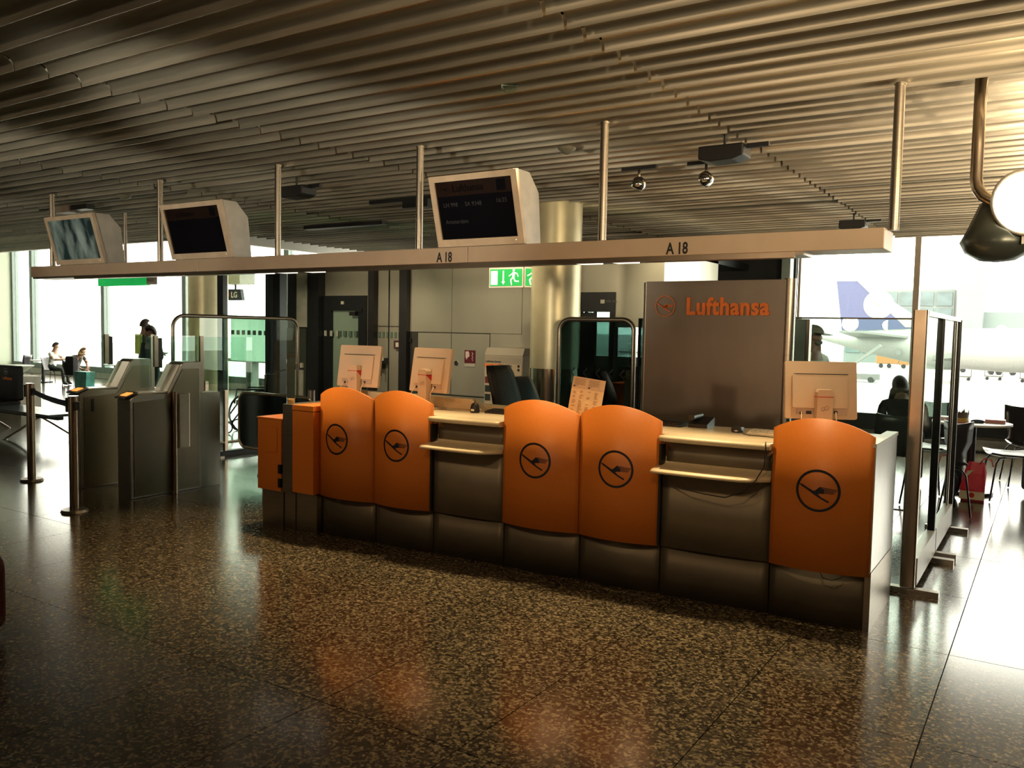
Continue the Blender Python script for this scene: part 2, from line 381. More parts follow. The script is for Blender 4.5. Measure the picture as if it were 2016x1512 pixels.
# walls
WD=mat('hall_wall',(.10,.085,.065),.7,0,.1,nscale=2)
WG=mat('green_white_wall',(.50,.56,.44),.5,0,.04,nscale=2)
struct(MB().box(-28,7,-6.2,-6,0,4.6).build('wall_back',WD))
struct(MB().box(7,7.2,-6,14,0,4.6).build('wall_right',WD))
struct(MB().box(-27.9,-27.5,-6,13.9,0,4.6).build('wall_left',WG))
struct(MB().box(-27.5,-12.4,9.2,9.3,3.05,4.45).box(-12.5,-12.4,9.3,13.7,3.05,4.45).build('trim_1',WHITE))
struct(MB().box(-27.5,-12.4,9.3,13.9,4.4,4.5).build('trim_2',WHITE))
# window wall at y=13.7
wb=struct(MB().box(-27.5,-10.2,13.62,13.8,0,.16).box(-3.45,7,13.62,13.8,0,.16).build('wall_far',mat('sill_white',(.55,.55,.5),.5)))
MUL=mat('mullion_paint',(.20,.25,.24),.45,.2,.05)
wn=[0]
def window(x0,x1,z0,z1,y=13.7,m=.04,mt=None):
    wn[0]+=1
    r=struct(MB().box(x0,x0+m,y-.09,y+.09,z0,z1).box(x1-m,x1,y-.09,y+.09,z0,z1).box(x0+m,x1-m,y-.09,y+.09,z0,z0+.16).box(x0+m,x1-m,y-.06,y+.06,z1-.1,z1).build('window_%d'%wn[0],mt or MUL))
    MB().box(x0+m,x1-m,y-.012,y+.012,z0+.16,z1-.1).build('pane',PANE,r); return r
MULR=mat('mullion_warm',(.42,.36,.28),.45,.2,.05)
for a,b in ((-27.5,-26.35),(-26.35,-22.55),(-22.55,-18.9),(-18.9,-15.1),(-15.1,-12.4)): window(a,b,.16,4.4,m=.08)
window(-12.4,-10.2,.16,3.42); window(-10.2,-7.2,1.0,2.5); window(-7.2,-5.5,1.0,2.5)
for a,b in ((-3.45,-1.75),(-1.75,.45),(.45,2.7),(2.7,4.9),(4.9,7)): window(a,b,.16,3.42,mt=MULR)
# dark rail low on the right windows
struct(MB().box(-3.45,7,13.4,13.6,.22,.46).box(-3.45,7,13.45,13.55,0.0,.02).build('trim_3',DARKF))
# gangway box: metal clad walls with doors and glazing
pw=struct(MB().box(-8.33,-6.25,10,10.12,0,2.72).box(-6.25,-5.98,10,10.12,0,2.72).box(-5.98,-4.19,10,10.12,2.1,2.72).box(-4.88,-4.19,10,10.12,1.66,2.1)
   .box(-4.31,-4.19,10.12,12.0,0,2.72).box(-10.16,-9.22,10,10.12,2.09,2.72).box(-9.22,-9.12,10.0,10.12,0,2.72).box(-9.0,-8.48,10,10.12,0,2.72).build('wall_middle',WALLM))
# seams of the cladding, access doors
pj=mat('seam_dark',(.03,.03,.025),.8)
for a,b,c_,d_ in ((-8.17,-7.53,1.53,.62),(-7.53,-6.84,1.53,.62)):
    MB().box(a+.006,b-.006,9.985,9.999,d_,c_).build('panel',WALLM,pw)
for a,b in ((-8.33,-7.53),(-7.53,-6.3),):
    MB().box(a+.005,b-.005,9.985,9.999,1.545,2.7).build('panel',WALLM,pw)
MB().box(-8.33,-6.84,9.996,10.001,.6,1.56).build('joint',pj,pw)
for x in (-7.63,-7.43): MB().cyl((x,9.984,1.09),(x,9.978,1.09),.038,n=16).build('lock',CHROME,pw); MB().box(x-.01,x+.01,9.974,9.98,1.06,1.12).build('lock_slot',BLACK,pw)
MB().box(-7.56,-7.50,9.978,9.985,1.075,1.10).build('joint_label',mat('brown',(.15,.03,.02),.5),pw)
MB().box(-8.35,-8.29,9.97,9.985,1.38,1.44).build('access_reader',BLACK,pw)
MB().box(-6.07,-6.0,9.97,9.99,1.22,1.42).build('alarm_plate',RED,pw)
# roof of the box, dark void to the right
struct(MB().box(-10.2,-4.19,10.12,13.7,2.62,2.72).build('trim_4',DARKF))
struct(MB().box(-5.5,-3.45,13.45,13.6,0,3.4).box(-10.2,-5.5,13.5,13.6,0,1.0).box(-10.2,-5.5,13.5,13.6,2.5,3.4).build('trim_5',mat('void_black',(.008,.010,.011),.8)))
struct(MB().box(-3.60,-3.47,13.2,13.4,0,3.4).build('trim_6',MUL))
# fittings on wall panel
sg=thing('fire_hose_sign','dark red square hose-reel sign on the grey metal cabinet doors','sign',(-7.18,9.98,1.05))
MB().box(-7.275,-7.085,9.972,9.984,1.10,1.29).build('plate',mat('maroon',(.10,.008,.015),.5),sg)
MB().box(-7.275,-7.085,9.972,9.984,1.05,1.097).build('caption',mat('plate_grey',(.40,.38,.32),.5),sg)
MB().prism([(-7.255,1.19),(-7.255,1.27),(-7.20,1.275),(-7.185,1.24),(-7.185,1.20),(-7.22,1.18),(-7.235,1.15)],9.969,9.972,'y').tube([(-7.13+.012*math.sin(t*2.4),9.97,1.13+.018*t) for t in range(8)],.005,5).build('pictogram',SWHITE if False else mat('pale_print',(.6,.5,.45),.5),sg)

def door(n,x0,x1,z1,leaf_mat,y=10.0,fr=.09,head=.18,dep=.1):
    d=struct(MB().box(x0,x0+fr,y-.03,y+dep,0,z1).box(x1-fr,x1,y-.03,y+dep,0,z1).box(x0+fr,x1-fr,y-.03,y+dep,z1-head,z1).build('door_%d'%n,DARKF))
    MB().box(x0+fr,x1-fr,y+.02,y+.035,0,z1-head).build('pane',leaf_mat,d); return d
d1=door(1,-10.16,-9.22,2.1,GREEN,fr=.17,head=.24)
for k in range(3): MB().box(-10.14+.13*k,-10.085+.13*k,9.962,9.968,1.44,1.53).build('marker_square',mat('pale_square',(.42,.46,.38),.5),d1)
for k in range(5): MB().box(-9.86+.12*k,-9.80+.12*k,9.99,10.018,1.44,1.53).build('marker_square',mat('dark_square',(.10,.17,.13),.5),d1)
MB().box(-9.55,-9.42,9.93,9.99,1.78,1.84).box(-9.44,-9.3,9.95,9.97,1.84,1.9).build('closer',BLACK,d1)
MB().box(-9.76,-9.70,9.955,9.97,1.96,2.01).build('door_label',mat('plate_pale',(.55,.55,.45),.5),d1)
MB().box(-9.32,-9.27,9.9,9.99,.98,1.0).cyl((-9.3,9.9,.95),(-9.3,9.9,1.05),.012).build('handle',CHROME,d1)
d2=door(2,-5.45,-4.86,2.12,GLASSG,fr=.07,head=.26)
MB().box(-5.06,-5.0,9.955,9.97,1.97,2.02).build('door_label',mat('plate_pale',(.55,.55,.45),.5),d2)
text('door_number','F08 442',.05,facing(-4.985,9.962,1.98),mat('dim_print',(.12,.12,.10),.5),d2,.0005)
MB().box(-5.17,-5.14,9.97,10.03,0,1.86).box(-5.38,-5.17,10.01,10.02,0,1.85).build('door_leaf_edge',DARKF,d2)
# open glazed leaf with six squares beside door 1
d3=struct(MB().box(-9.12,-9.0,9.9,10.06,0,2.62).box(-8.48,-8.33,9.9,10.06,0,2.72).box(-10.2,-8.33,9.93,10.05,2.6,2.72).build('door_3',BLACK))
for k in range(6): MB().box(-8.97+.082*k,-8.935+.082*k,9.985,9.998,1.44,1.53).build('marker_square',mat('dark_square',(.10,.17,.13),.5),d3)
MB().box(-9.0,-8.48,9.975,9.99,1.62,1.625).box(-8.76,-8.757,9.975,9.998,0,2.6).build('joint',pj,d3)
MB().box(-8.62,-8.48,9.95,9.985,1.27,1.40).build('sign_plate',mat('maroon2',(.06,.02,.02),.5),d3)
MB().box(-8.58,-8.52,9.945,9.95,1.30,1.37).build('pictogram',mat('plate_pale',(.55,.55,.45),.5),d3)
MB().box(-8.93,-8.86,9.88,9.98,.98,1.03).box(-8.87,-8.82,9.9,9.98,.95,1.09).box(-8.82,-8.76,9.92,9.98,1.03,1.12).cyl((-8.84,9.9,.84),(-8.84,9.9,.98),.012).build('handle',BLACK,d3)
MB().box(-8.92,-8.88,9.87,9.88,1.0,1.05).build('green_plate',SGREEN,d3)
MB().box(-8.83,-8.79,9.9,9.92,1.08,1.14).build('white_plate',SWHITE if False else mat('plate_pale',(.55,.55,.45),.5),d3)
# left glazed front of the gangway, x -13 .. -10.2
gw=struct(MB().box(-12.78,-12.62,9.9,10.0,0,2.7).box(-11.5,-11.4,9.9,10.1,0,2.7).box(-11.36,-11.19,9.95,10.1,0,2.7).box(-10.96,-10.76,9.92,10.1,0,2.7).box(-10.42,-10.16,9.85,10.1,0,2.7)
   .box(-12.55,-10.2,9.95,10.05,2.62,2.72).build('wall_glazed',DARKF))
MB().box(-12.62,-11.5,9.99,10.01,.05,1.80).build('pane',GLASS,gw)
MB().box(-12.55,-11.5,10.012,10.02,.95,1.74).build('frosted_band',FROST,gw)
for k in range(7): MB().box(-12.5+.145*k,-12.42+.145*k,9.982,9.989,1.42,1.50).build('marker_square',mat('dark_square',(.10,.17,.13),.5),gw)
MB().box(-10.76,-10.43,9.93,9.97,1.58,2.68).build('light_panel',mat('light_grey_panel',(.45,.47,.38),.5),gw)
MB().box(-10.96,-10.5,9.90,9.95,.0,1.56).build('dark_panel',mat('dark_green_panel',(.05,.065,.05),.4),gw)
MB().box(-10.74,-10.55,9.88,9.90,0.3,.86).build('low_panel',mat('light_grey_panel',(.45,.47,.38),.5),gw)
MB().box(-10.6,-10.54,9.86,9.89,.90,.98).build('switch_plate',mat('plate_pale',(.55,.55,.45),.5),gw)
MB().box(-11.0,-10.16,10.0,10.1,0,2.7).build('dark_back',BLACK,gw)

# ================================================================ COLUMNS
def column(x,y,r,ztop,label,sheath=True):
    t=thing('column',label,'column',(x,y,0)); 
    MB().cyl((x,y,1.16 if sheath else 0),(x,y,ztop),r,n=48).build('shaft',COLM,t)
    if sheath: MB().cyl((x,y,0),(x,y,1.16),r+.004,n=48).build('steel_sheath',mat('polished_sheath',(.55,.5,.38),.13,1,.05),t)
column(-4.93,8.55,.29,3.42,'round cream column with a polished steel foot behind the service desk')
column(-14.75,11.2,.40,4.4,'round yellow column beside the bright windows of the waiting area',False)

# ================================================================ HANGING SIGN BEAM
bm=thing('sign_beam','long sand-coloured sign beam hung on poles above the desk, gate A 18','sign beam',(-5.4,5.3,2.1))
XL,XR=-10.06,-.845
joints=[XL,-7.0,-3.78,-.845]
for a,b in zip(joints[:-1],joints[1:]): MB().box(a+.002,b-.002,5.2,5.5,2.105,2.225).build('beam_section',BEAM,bm,bevel=.004)
MB().box(XL+.02,XR-.45,5.215,5.46,2.085,2.105).build('bottom_channel',STEEL,bm)
MB().box(XL+.9,XR-.5,5.205,5.213,2.07,2.104).build('bottom_rail',BRONZE,bm)
for x in (-6.15,-5.85,-5.5,-2.78,-2.5): MB().box(x-.08,x+.08,5.22,5.34,2.072,2.087).build('reflection_patch',LITW,bm)  # glowing patches painted in for reflections on the beam underside
for x in (-9.82,-7.78,-6.02,-4.36,-2.71,-.86+.04): MB().cyl((x,5.33,2.22),(x,5.33,3.06),.029,n=18).cyl((x,5.33,3.045),(x,5.33,3.055),.034,n=18).build('pole',STEEL,bm)
for x in (-4.075,-2.17): text('gate_number','A 18',.106,facing(x,5.199,2.115),BLACK,bm,.0008,.0024,1.0,.72)

# display housings
def cloud_reflection():  # reflected clouds painted as a weak glow on the dark screen
    m=D.materials.new('painted_cloud_reflection'); m.use_nodes=True; N=m.node_tree.nodes; L=m.node_tree.links; p=N['Principled BSDF']; p.inputs['Base Color'].default_value=(.01,.012,.012,1); p.inputs['Roughness'].default_value=.15
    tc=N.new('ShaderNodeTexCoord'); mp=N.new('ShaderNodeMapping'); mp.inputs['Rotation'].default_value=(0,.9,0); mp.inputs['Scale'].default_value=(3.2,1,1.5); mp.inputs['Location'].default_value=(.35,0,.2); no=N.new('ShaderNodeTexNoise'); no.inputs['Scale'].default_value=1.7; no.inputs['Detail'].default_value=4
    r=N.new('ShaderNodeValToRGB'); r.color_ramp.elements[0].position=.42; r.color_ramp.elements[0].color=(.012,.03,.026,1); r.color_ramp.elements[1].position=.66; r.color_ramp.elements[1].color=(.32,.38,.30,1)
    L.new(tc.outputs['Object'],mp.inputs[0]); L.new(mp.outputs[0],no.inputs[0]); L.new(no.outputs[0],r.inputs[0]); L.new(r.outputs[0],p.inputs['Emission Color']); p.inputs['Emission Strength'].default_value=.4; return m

def housing(x0,x1,label,kind):
    t=thing('flight_display',label,'display',((x0+x1)/2,5.2,2.226),0,'flight information displays on the sign beam')
    pr_=[(5.20,2.226),(5.06,2.74),(5.075,2.76),(5.26,2.76),(5.40,2.63),(5.44,2.27),(5.44,2.226)]
    MB().prism([(5.235,2.226),(5.10,2.75),(5.26,2.75),(5.395,2.62),(5.435,2.27),(5.435,2.226)],x0+.006,x1-.006,'x').build('housing',mat('housing_paint',(.60,.56,.50),.45),t,bevel=.004)
    dz=Vector((0,5.06-5.20,2.74-2.226)); dn=dz.normalized(); H=dz.length
    nrmv=Vector((0,-dn.z,dn.y)) # outward toward viewer
    W=x1-x0
    def f(u,v,d=0): return Vector((x0+u,5.20,2.228))+dn*v+nrmv*d
    mb=MB(); o_=[(0,0),(W,0),(W,H),(0,H)]; i_=[(.045,.055),(W-.05,.055),(W-.05,H-.045),(.045,H-.045)]
    for k in range(4):
        a,b=o_[k],o_[(k+1)%4]; c,d=i_[(k+1)%4],i_[k]
        mb.add([f(*a,.0),f(*b,.0),f(*c,.0),f(*d,.0),f(*a,-.035),f(*b,-.035),f(*c,-.02),f(*d,-.02)],[(0,1,2,3),(4,7,6,5),(0,4,5,1),(3,2,6,7)])
    mb.build('bezel',mat('bezel_paint',(.62,.50,.38),.45),t)
    MB().add([f(.04,.05,-.012),f(W-.045,.05,-.012),f(W-.045,H-.04,-.012),f(.04,H-.04,-.012)],[(0,1,2,3)]).build('screen',SCREEN if kind else cloud_reflection(),t)
    MB().add([f(W-.07,.028,.001),f(W-.063,.028,.001),f(W-.063,.035,.001),f(W-.07,.035,.001)],[(0,1,2,3)]).build('status_lamp',mat('pilot',(1,.9,.6),.5,emit=(1,.9,.5),es=1),t)
    def FM(u,v): 
        M=Matrix.Identity(4); p=f(u,v,-.010)
        for r in range(3): M[r][0]=(1,0,0)[r]; M[r][1]=dn[r]; M[r][2]=nrmv[r]; M[r][3]=p[r]
        return M
    if kind:
        hb=mat('header_band',(.016,.008,.006),.25)
        MB().add([f(.05,H-.155,-.0113),f(W-.05,H-.155,-.0113),f(W-.05,H-.05,-.0113),f(.05,H-.05,-.0113)],[(0,1,2,3)]).build('header_band',hb,t)
        text('airline_name','Lufthansa',.075,FM(.20,H-.125),SCREEN,t,.0002,.001)
        MB().add([f(W-.19,H-.14,-.0105),f(W-.11,H-.14,-.0105),f(W-.11,H-.06,-.0105),f(W-.19,H-.06,-.0105)],[(0,1,2,3)]).build('emblem_patch',SCREEN,t)
        mb=MB(); crane(mb,lambda u,v,d:f(.13+u*.04,H-.10+v*.04,-.0105),mi=0); mb.build('emblem',SCREEN,t)
    if kind==2:
        dp=mat('dim_screen_text',(.05,.05,.06),.3)
        text('flight_number','LH 998',.045,FM(.10,H-.235),dp,t,.0002); text('partner_flight','SA 9348',.045,FM(.30,H-.235),dp,t,.0002)
        text('departure_time','16:25',.045,FM(.58,H-.225),dp,t,.0002); text('destination','Amsterdam',.045,FM(.10,H-.36),dp,t,.0002)
    return t
housing(-9.50,-8.56,'box-shaped display with a cloudy grey-green reflection painted on its screen, first on the sign beam',0)
housing(-7.40,-6.50,'box-shaped display with a plain dark screen, the middle one on the beam',1)
housing(-4.06,-3.27,'box-shaped display with faint flight times, nearest the cream column',2)

# ================================================================ SERVICE DESK
def yb(x): return 4.56+.054*(x+5.3)
dk=thing('service_desk','long curved check-in desk of steel and orange panels','service desk',(-3,5,0))
PAN=[(-4.69,-4.17,'leftmost'),(-4.165,-3.65,''),(-3.065,-2.505,''),(-2.50,-1.965,''),(-1.305,-.775,'')]
def bulge(x,x0,x1,b): t=(x-(x0+x1)/2)/((x1-x0)/2); return b*(1-t*t)
for (x0,x1,_) in PAN:
    mb=MB(); n=20; B=.05; th=.018
    def fy(x): return yb(x)-.02-bulge(x,x0,x1,B)
    for i in range(n+1):
        x=x0+(x1-x0)*i/n; t=2*(x-x0)/(x1-x0)-1; zt=1.072+.078*(1-t*t)-.008*t
        y=fy(x); zb=.305+.0*t
        mb.v+=[Vector((x,y,zb)),Vector((x,y,zt)),Vector((x,y+th,zb)),Vector((x,y+th,zt))]
    for i in range(n):
        a=4*i; b=a+4
        for q,s_ in (((a,b,b+1,a+1),True),((a+3,b+3,b+2,a+2),True),((a+1,b+1,b+3,a+3),True),((a+2,b+2,b,a),False)): mb.f.append(list(q)); mb.mi.append(0); mb.sm.append(s_)
    mb.f+= [[0,1,3,2],[4*n+2,4*n+3,4*n+1,4*n]]; mb.mi+=[0,0]; mb.sm+=[False,False]
    p=mb.build('privacy_panel',ORANGE,dk,label='orange curved panel with a round crane emblem')
    # emblem
    em=MB(); cx={-4.69:-4.49,-4.165:-3.93,-3.065:-2.80,-2.50:-2.235,-1.305:-1.045}[x0]; R=.117
    crane(em,lambda u,v,d:Vector((cx+u*R,fy(cx+u*R)-d,.755+v*R)),.0015,ring=.12)
    em.build('emblem',NAVY,p)
# kick plates and fronts
BAYS=[(-4.69,-4.17,.022,.31),(-4.165,-3.65,.022,.31),(-3.645,-3.07,.0,.31),(-3.065,-2.505,.022,.31),(-2.50,-1.965,.022,.31),(-1.96,-1.31,.0,.31),(-1.305,-.775,.022,.31)]
def curved(mb,x0,x1,yf,z0,z1,th=.02,n=12):
    b=len(mb.v)
    for i in range(n+1):
        x=x0+(x1-x0)*i/n; y=yf(x); mb.v+=[Vector((x,y,z0)),Vector((x,y,z1)),Vector((x,y+th,z0)),Vector((x,y+th,z1))]
    for i in range(n):
        a=b+4*i; c=a+4
        for q in ((a,c,c+1,a+1),(a+3,c+3,c+2,a+2),(a+1,c+1,c+3,a+3),(a+2,c+2,c,a)): mb.f.append(list(q)); mb.mi.append(0); mb.sm.append(True)
    mb.f+=[[b,b+1,b+3,b+2],[b+4*n+2,b+4*n+3,b+4*n+1,b+4*n]]; mb.mi+=[0,0]; mb.sm+=[False,False]; return mb
for x0,x1,bl,zt in BAYS:
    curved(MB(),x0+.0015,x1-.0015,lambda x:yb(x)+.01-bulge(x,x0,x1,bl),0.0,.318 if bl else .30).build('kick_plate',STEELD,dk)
for x0,x1 in ((-3.645,-3.07),(-1.96,-1.31)):
    yf=lambda x:yb(x)+.0-bulge(x,x0,x1,.012)
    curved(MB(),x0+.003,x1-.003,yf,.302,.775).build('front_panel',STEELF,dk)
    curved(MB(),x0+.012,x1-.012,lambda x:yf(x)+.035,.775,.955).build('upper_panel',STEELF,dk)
    # writing shelf with rolled front and end wing
    mb=MB(); n=14; pf=[(.05,.79),(.04,.782),(-.02,.778),(-.09,.768),(-.132,.766),(-.142,.772),(-.140,.782),(-.12,.790),(-.04,.80),(.02,.808),(.04,.826),(.045,.85),(.055,.85)]
    for i in range(n+1):
        t=i/n; x=x0-.02+(x1-x0+.02)*t; k=1 if t<.82 else 1-(t-.82)/.18*.8
        for (dy,z) in pf: mb.v.append(Vector((x,yf(x)+(dy if dy>0 else dy*k),z)))
    m=len(pf)
    for i in range(n):
        for k in range(m): mb.f.append([i*m+k,i*m+(k+1)%m,(i+1)*m+(k+1)%m,(i+1)*m+k]); mb.mi.append(0); mb.sm.append(True)
    mb.f+=[list(range(m))[::-1],list(range(n*m,(n+1)*m))]; mb.mi+=[0,0]; mb.sm+=[False,False]
    mb.build('writing_shelf',YEL,dk)
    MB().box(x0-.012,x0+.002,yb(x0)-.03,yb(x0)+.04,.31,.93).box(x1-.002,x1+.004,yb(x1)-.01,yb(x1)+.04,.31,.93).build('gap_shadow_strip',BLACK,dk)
    # rolled worktop lip
    mb=MB()
    pf=[(-.055+.018*math.cos(a)+.0,.968+.018*math.sin(a)) for a in [PI/2+PI*i/6 for i in range(7)]]+[(.06,.95),(.06,.986)]
    m=len(pf)
    for i in range(n+1):
        x=x0-.0+(x1-x0)*i/n
        for (dy,z) in pf: mb.v.append(Vector((x,yf(x)+dy,z)))
    for i in range(n):
        for k in range(m): mb.f.append([i*m+k,i*m+(k+1)%m,(i+1)*m+(k+1)%m,(i+1)*m+k]); mb.mi.append(0); mb.sm.append(True)
    mb.f+=[list(range(m))[::-1],list(range(n*m,(n+1)*m))]; mb.mi+=[0,0]; mb.sm+=[False,False]
    mb.build('worktop_lip',YEL,dk)
# worktop
pts=[(-5.02,yb(-4.68)+.56),(-5.02,5.12),(-4.69,5.12),(-4.68,yb(-4.68)+.05),(-3.65,yb(-3.65)+.05),(-3.6,yb(-3.6)+.055),(-1.31,yb(-1.31)+.055),(-.80,yb(-.8)+.05),(-.80,5.45),(-1.4,5.47),(-1.9,5.40),(-2.3,5.36),(-3.2,5.30),(-3.7,5.33),(-4.68,5.30)]
MB().prism(pts,.95,.986,'z').build('worktop',YEL,dk,bevel=.004)
MB().prism([(-4.68,5.24),(-4.0,5.24),(-3.1,5.22),(-2.5,5.26),(-2.5,5.32),(-3.1,5.28),(-4.0,5.30),(-4.68,5.30)],.987,1.03,'z').build('back_ledge',YEL,dk,bevel=.004)
MB().box(-4.68,-.82,5.15,5.19,0,.948).build('back_panel',STEELD,dk)
MB().box(-.80,-.77,4.795,5.50,.33,1.01).build('side_panel',mat('satin_side',(.62,.60,.57),.3,.8,.06),dk)
MB().box(-.80,-.768,4.80,5.50,0,.326).build('side_kick_plate',STEEL,dk)
MB().box(-.83,-.766,4.78,5.51,1.01,1.03).build('side_cap',WHITE,dk)
MB().prism([(-.83,4.80),(-.79,4.80),(-.79,5.45),(-1.0,5.45)],.986,1.012,'z').build('corner_ledge',WHITE,dk)

# end cabinets
eb=thing('end_cabinet','tall orange end cabinet with a steel corner post, left of the panels','cabinet',(-4.85,4.55,0))
MB().box(-5.025,-4.92,4.50,5.1,.30,.99).build('corner_post',STEEL,eb)
MB().box(-4.92,-4.695,4.505,5.1,.31,.945).build('front_panel',ORANGE,eb)
MB().box(-4.92,-4.695,4.50,5.1,.951,.99).build('top',ORANGE,eb)
MB().box(-5.05,-4.695,4.545,5.1,0,.30).build('kick_plate',STEEL,eb); MB().box(-4.925,-4.92,4.541,4.546,0,.3).build('joint',BLACK,eb)
lb=thing('low_cabinet','low orange metal cabinet at the far left end of the desk','cabinet',(-5.18,4.6,0))
MB().box(-5.315,-5.045,4.50,4.95,.295,.858).build('body',ORANGE,lb,bevel=.003)
MB().box(-5.318,-5.03,4.495,4.96,.860,.872).build('lid',ORANGE,lb)
MB().box(-5.24,-5.085,4.492,4.499,.60,.80).build('door_flap',ORANGE,lb)
MB().box(-5.315,-5.07,4.55,4.93,.0,.294).build('foot',STEEL,lb)
for z in (.33,.44): MB().box(-5.065,-5.04,4.485,4.52,z,z+.07).build('hinge',BLACK,lb)
cup=thing('drinking_glass','small clear glass standing on the steel corner post','glass',(-5.0,4.56,.99))
MB().lathe([(.028,0),(.031,.004),(.033,.06),(.031,.06),(.028,.008),(.001,.008)],(-5.0,4.56,.99),20).build('tumbler',GLASS,cup); MB().cyl((-5.0,4.56,.992),(-5.0,4.56,1.03),.027,n=20).build('amber_liquid',mat('amber',(.7,.3,.1),.2),cup)

# ================================================================ MONITORS
def monitor():
    t=thing('monitor','','monitor',(0,0,0)); t.location=(0,0,0)
    mb=MB(); tilt=math.radians(-9)
    T=Matrix.Translation((0,.10,.292))@Matrix.Rotation(tilt,4,'X')
    MB().rbox(-.208,.208,-.014,.012,-.172,.168,.012,'y').xf(T).build('casing',PLAST,t,False)
    MB().box(-.19,.19,.012,.014,-.15,.15).xf(T).build('screen',SCREEN,t,False)
    MB().rbox(-.17,.15,-.032,-.014,-.11,.085,.01,'y').xf(T).build('rear_cover',PLAST,t,False)
    MB().box(-.15,.15,-.0335,-.032,.088,.091).box(-.16,.16,-.0155,-.0145,.092,.095).xf(T).build('vent_slot',BLACK,t,False)
    MB().box(-.145,-.04,-.022,-.0145,-.148,-.112).box(.05,.145,-.022,-.0145,-.148,-.112).xf(T).build('port_recess',PLAST2,t,False)
    MB().cyl((-.12,-.028,-.14),(-.12,-.02,-.14),.009,n=10).box(-.09,-.06,-.027,-.022,-.145,-.128).box(.07,.09,-.027,-.022,-.14,-.125).xf(T).build('plug',BLACK,t,False)
    st=MB().prism([(-.046,.0),(.046,.0),(.044,.285),(.036,.30),(-.036,.30),(-.044,.285)],-.0,.055,'y').build('stand',PLAST,t,False)
    MB().box(-.0465,.0465,-.002,.058,.255,.259).prism([(-.002+.0,.258),(.057,.258),(.057,.21)],.0445,.0465,'x').build('red_band',RED,st,False)
    mb=MB(); ln=lambda a:[(.013*math.cos(a),.016*math.sin(a))]
    for cx,r in ((-.011,.010),(.010,.012)): mb.tube([(cx+r*math.cos(k*PI/6),-.002,.19+cx*.35+r*.95*math.sin(k*PI/6)) for k in range(12)],.0014,5,closed=True)
    mb.build('emblem',mat('emblem_grey',(.45,.36,.3),.5),st,False)
    MB().prism([(-.12,-.06),(.12,-.06),(.13,.14),(-.13,.14)],-.0,.012,'z').build('foot',PLAST,t,False)
    MB().cyl((0,.05,.25),(0,.085,.25),.03,n=14).build('hinge',PLAST2,t,False)
    mb=MB().tube([(-.12,.045,.165),(-.13,.0,.10),(-.16,.02,.03),(-.15,.08,.004)],.003,6).tube([(.08,.05,.165),(.075,.02,.12),(.05,.04,.05),(.03,.1,.01)],.004,6); mb.build('cable',PLAST,t,False)
    return t
m0=monitor(); m0.location=(-1.10,5.06,.988); m0.rotation_euler=(0,0,math.radians(-33+35)); m0['label']='putty monitor seen squarely from behind at the desk end nearest the windows'; m0['group']='putty monitors on the desk'
m0.rotation_euler=(0,0,math.radians(30)); 
dup(m0,(-4.03,4.98,.988),math.radians(-8),'putty monitor in front of a low cream wedge beside the black scanner')
dup(m0,(-4.77,5.0,.988),math.radians(5),'putty monitor rising behind the two orange panels farthest from the windows')
def riser(x0,x1,y0,y1,lab,g):
    t=thing('monitor_riser',lab,'riser',((x0+x1)/2,y0,.987),0,g)
    MB().prism([(x0,.987),(x1+.14,.987),(x1+.03,1.07),(x0,1.075)],y0,y1,'y').build('slab',YEL,t,bevel=.003)
riser(-4.26,-3.72,5.155,5.235,'low cream wedge behind the monitor beside the black scanner','monitor risers')
riser(-4.95,-4.50,5.155,5.235,'low cream wedge behind the farthest monitor behind the first panels','monitor risers')
# desk clutter
def scanner(x,y,lab):
    t=thing('hand_scanner',lab,'scanner',(x,y,.987),0,'small black devices on the worktop')
    MB().lathe([(.035,0),(.038,.01),(.036,.035),(.028,.062),(.012,.072),(.001,.073)],(x,y,.987),16,sy=.8).build('body',BLACK,t)
    MB().box(x-.012,x+.014,y-.034,y-.030,1.0,1.014).build('paper_label',mat('sticker',(.8,.75,.6),.5),t)
    MB().tube([(x-.03,y+.02,1.0),(x-.045,y+.03,1.03),(x-.03,y+.05,1.07),(x-.04,y+.05,1.075)],.003,6).build('wire',BLACK,t)
scanner(-3.56,5.02,'round black scanner with a white sticker in front of the keyboard ledge')
t=thing('card_reader','small black card reader with a pale slot, beside the white keyboard','card reader',(-1.64,5.17,.987))
MB().rbox(-1.672,-1.608,5.13,5.19,.987,1.022,.012,'y').build('body',BLACK,t); MB().prism([(-1.655,.998),(-1.64,1.004),(-1.625,.998),(-1.64,.993)],5.127,5.13,'y').build('slot',WHITE,t)
def keyboard(x0,x1,y,lab,m,z=.987,rz=0):
    t=thing('keyboard',lab,'keyboard',((x0+x1)/2,y,z),rz)
    MB().prism([(y-.06,z),(y+.07,z),(y+.07,z+.022),(y-.06,z+.012)],x0,x1,'x').build('case',m,t,bevel=.002)
    kb=MB()
    for i in range(12):
        for j in range(4): a=x0+.01+(x1-x0-.02)*i/12; kb.box(a,a+(x1-x0)/12*.8,y-.05+j*.028,y-.027+j*.028,z+.013+j*.0024,z+.021+j*.0024)
    kb.build('keys',m,t,kind='stuff')
keyboard(-1.56,-1.28,5.14,'white keyboard beside the last orange panel',mat('ivory',(.78,.72,.58),.5))
keyboard(-3.49,-3.12,5.10,'black keyboard in front of the cream back ledge',BLACK)
keyboard(-2.36,-2.02,5.22,'black keyboard behind the right of the two middle panels',BLACK)
t=thing('desk_phone','black desk phone with its handset, at the back of the worktop','phone',(-1.98,5.3,.987))
MB().prism([(5.22,.987),(5.36,.987),(5.36,1.05),(5.22,1.01)],-1.99,-1.86,'x').build('base',BLACK,t); MB().rbox(-1.98,-1.94,5.2,5.37,1.035,1.07,.012,'y').build('handset',BLACK,t)
t=thing('computer_mouse','black computer mouse beside the monitor foot nearest the windows','mouse',(-.90,5.1,.987))
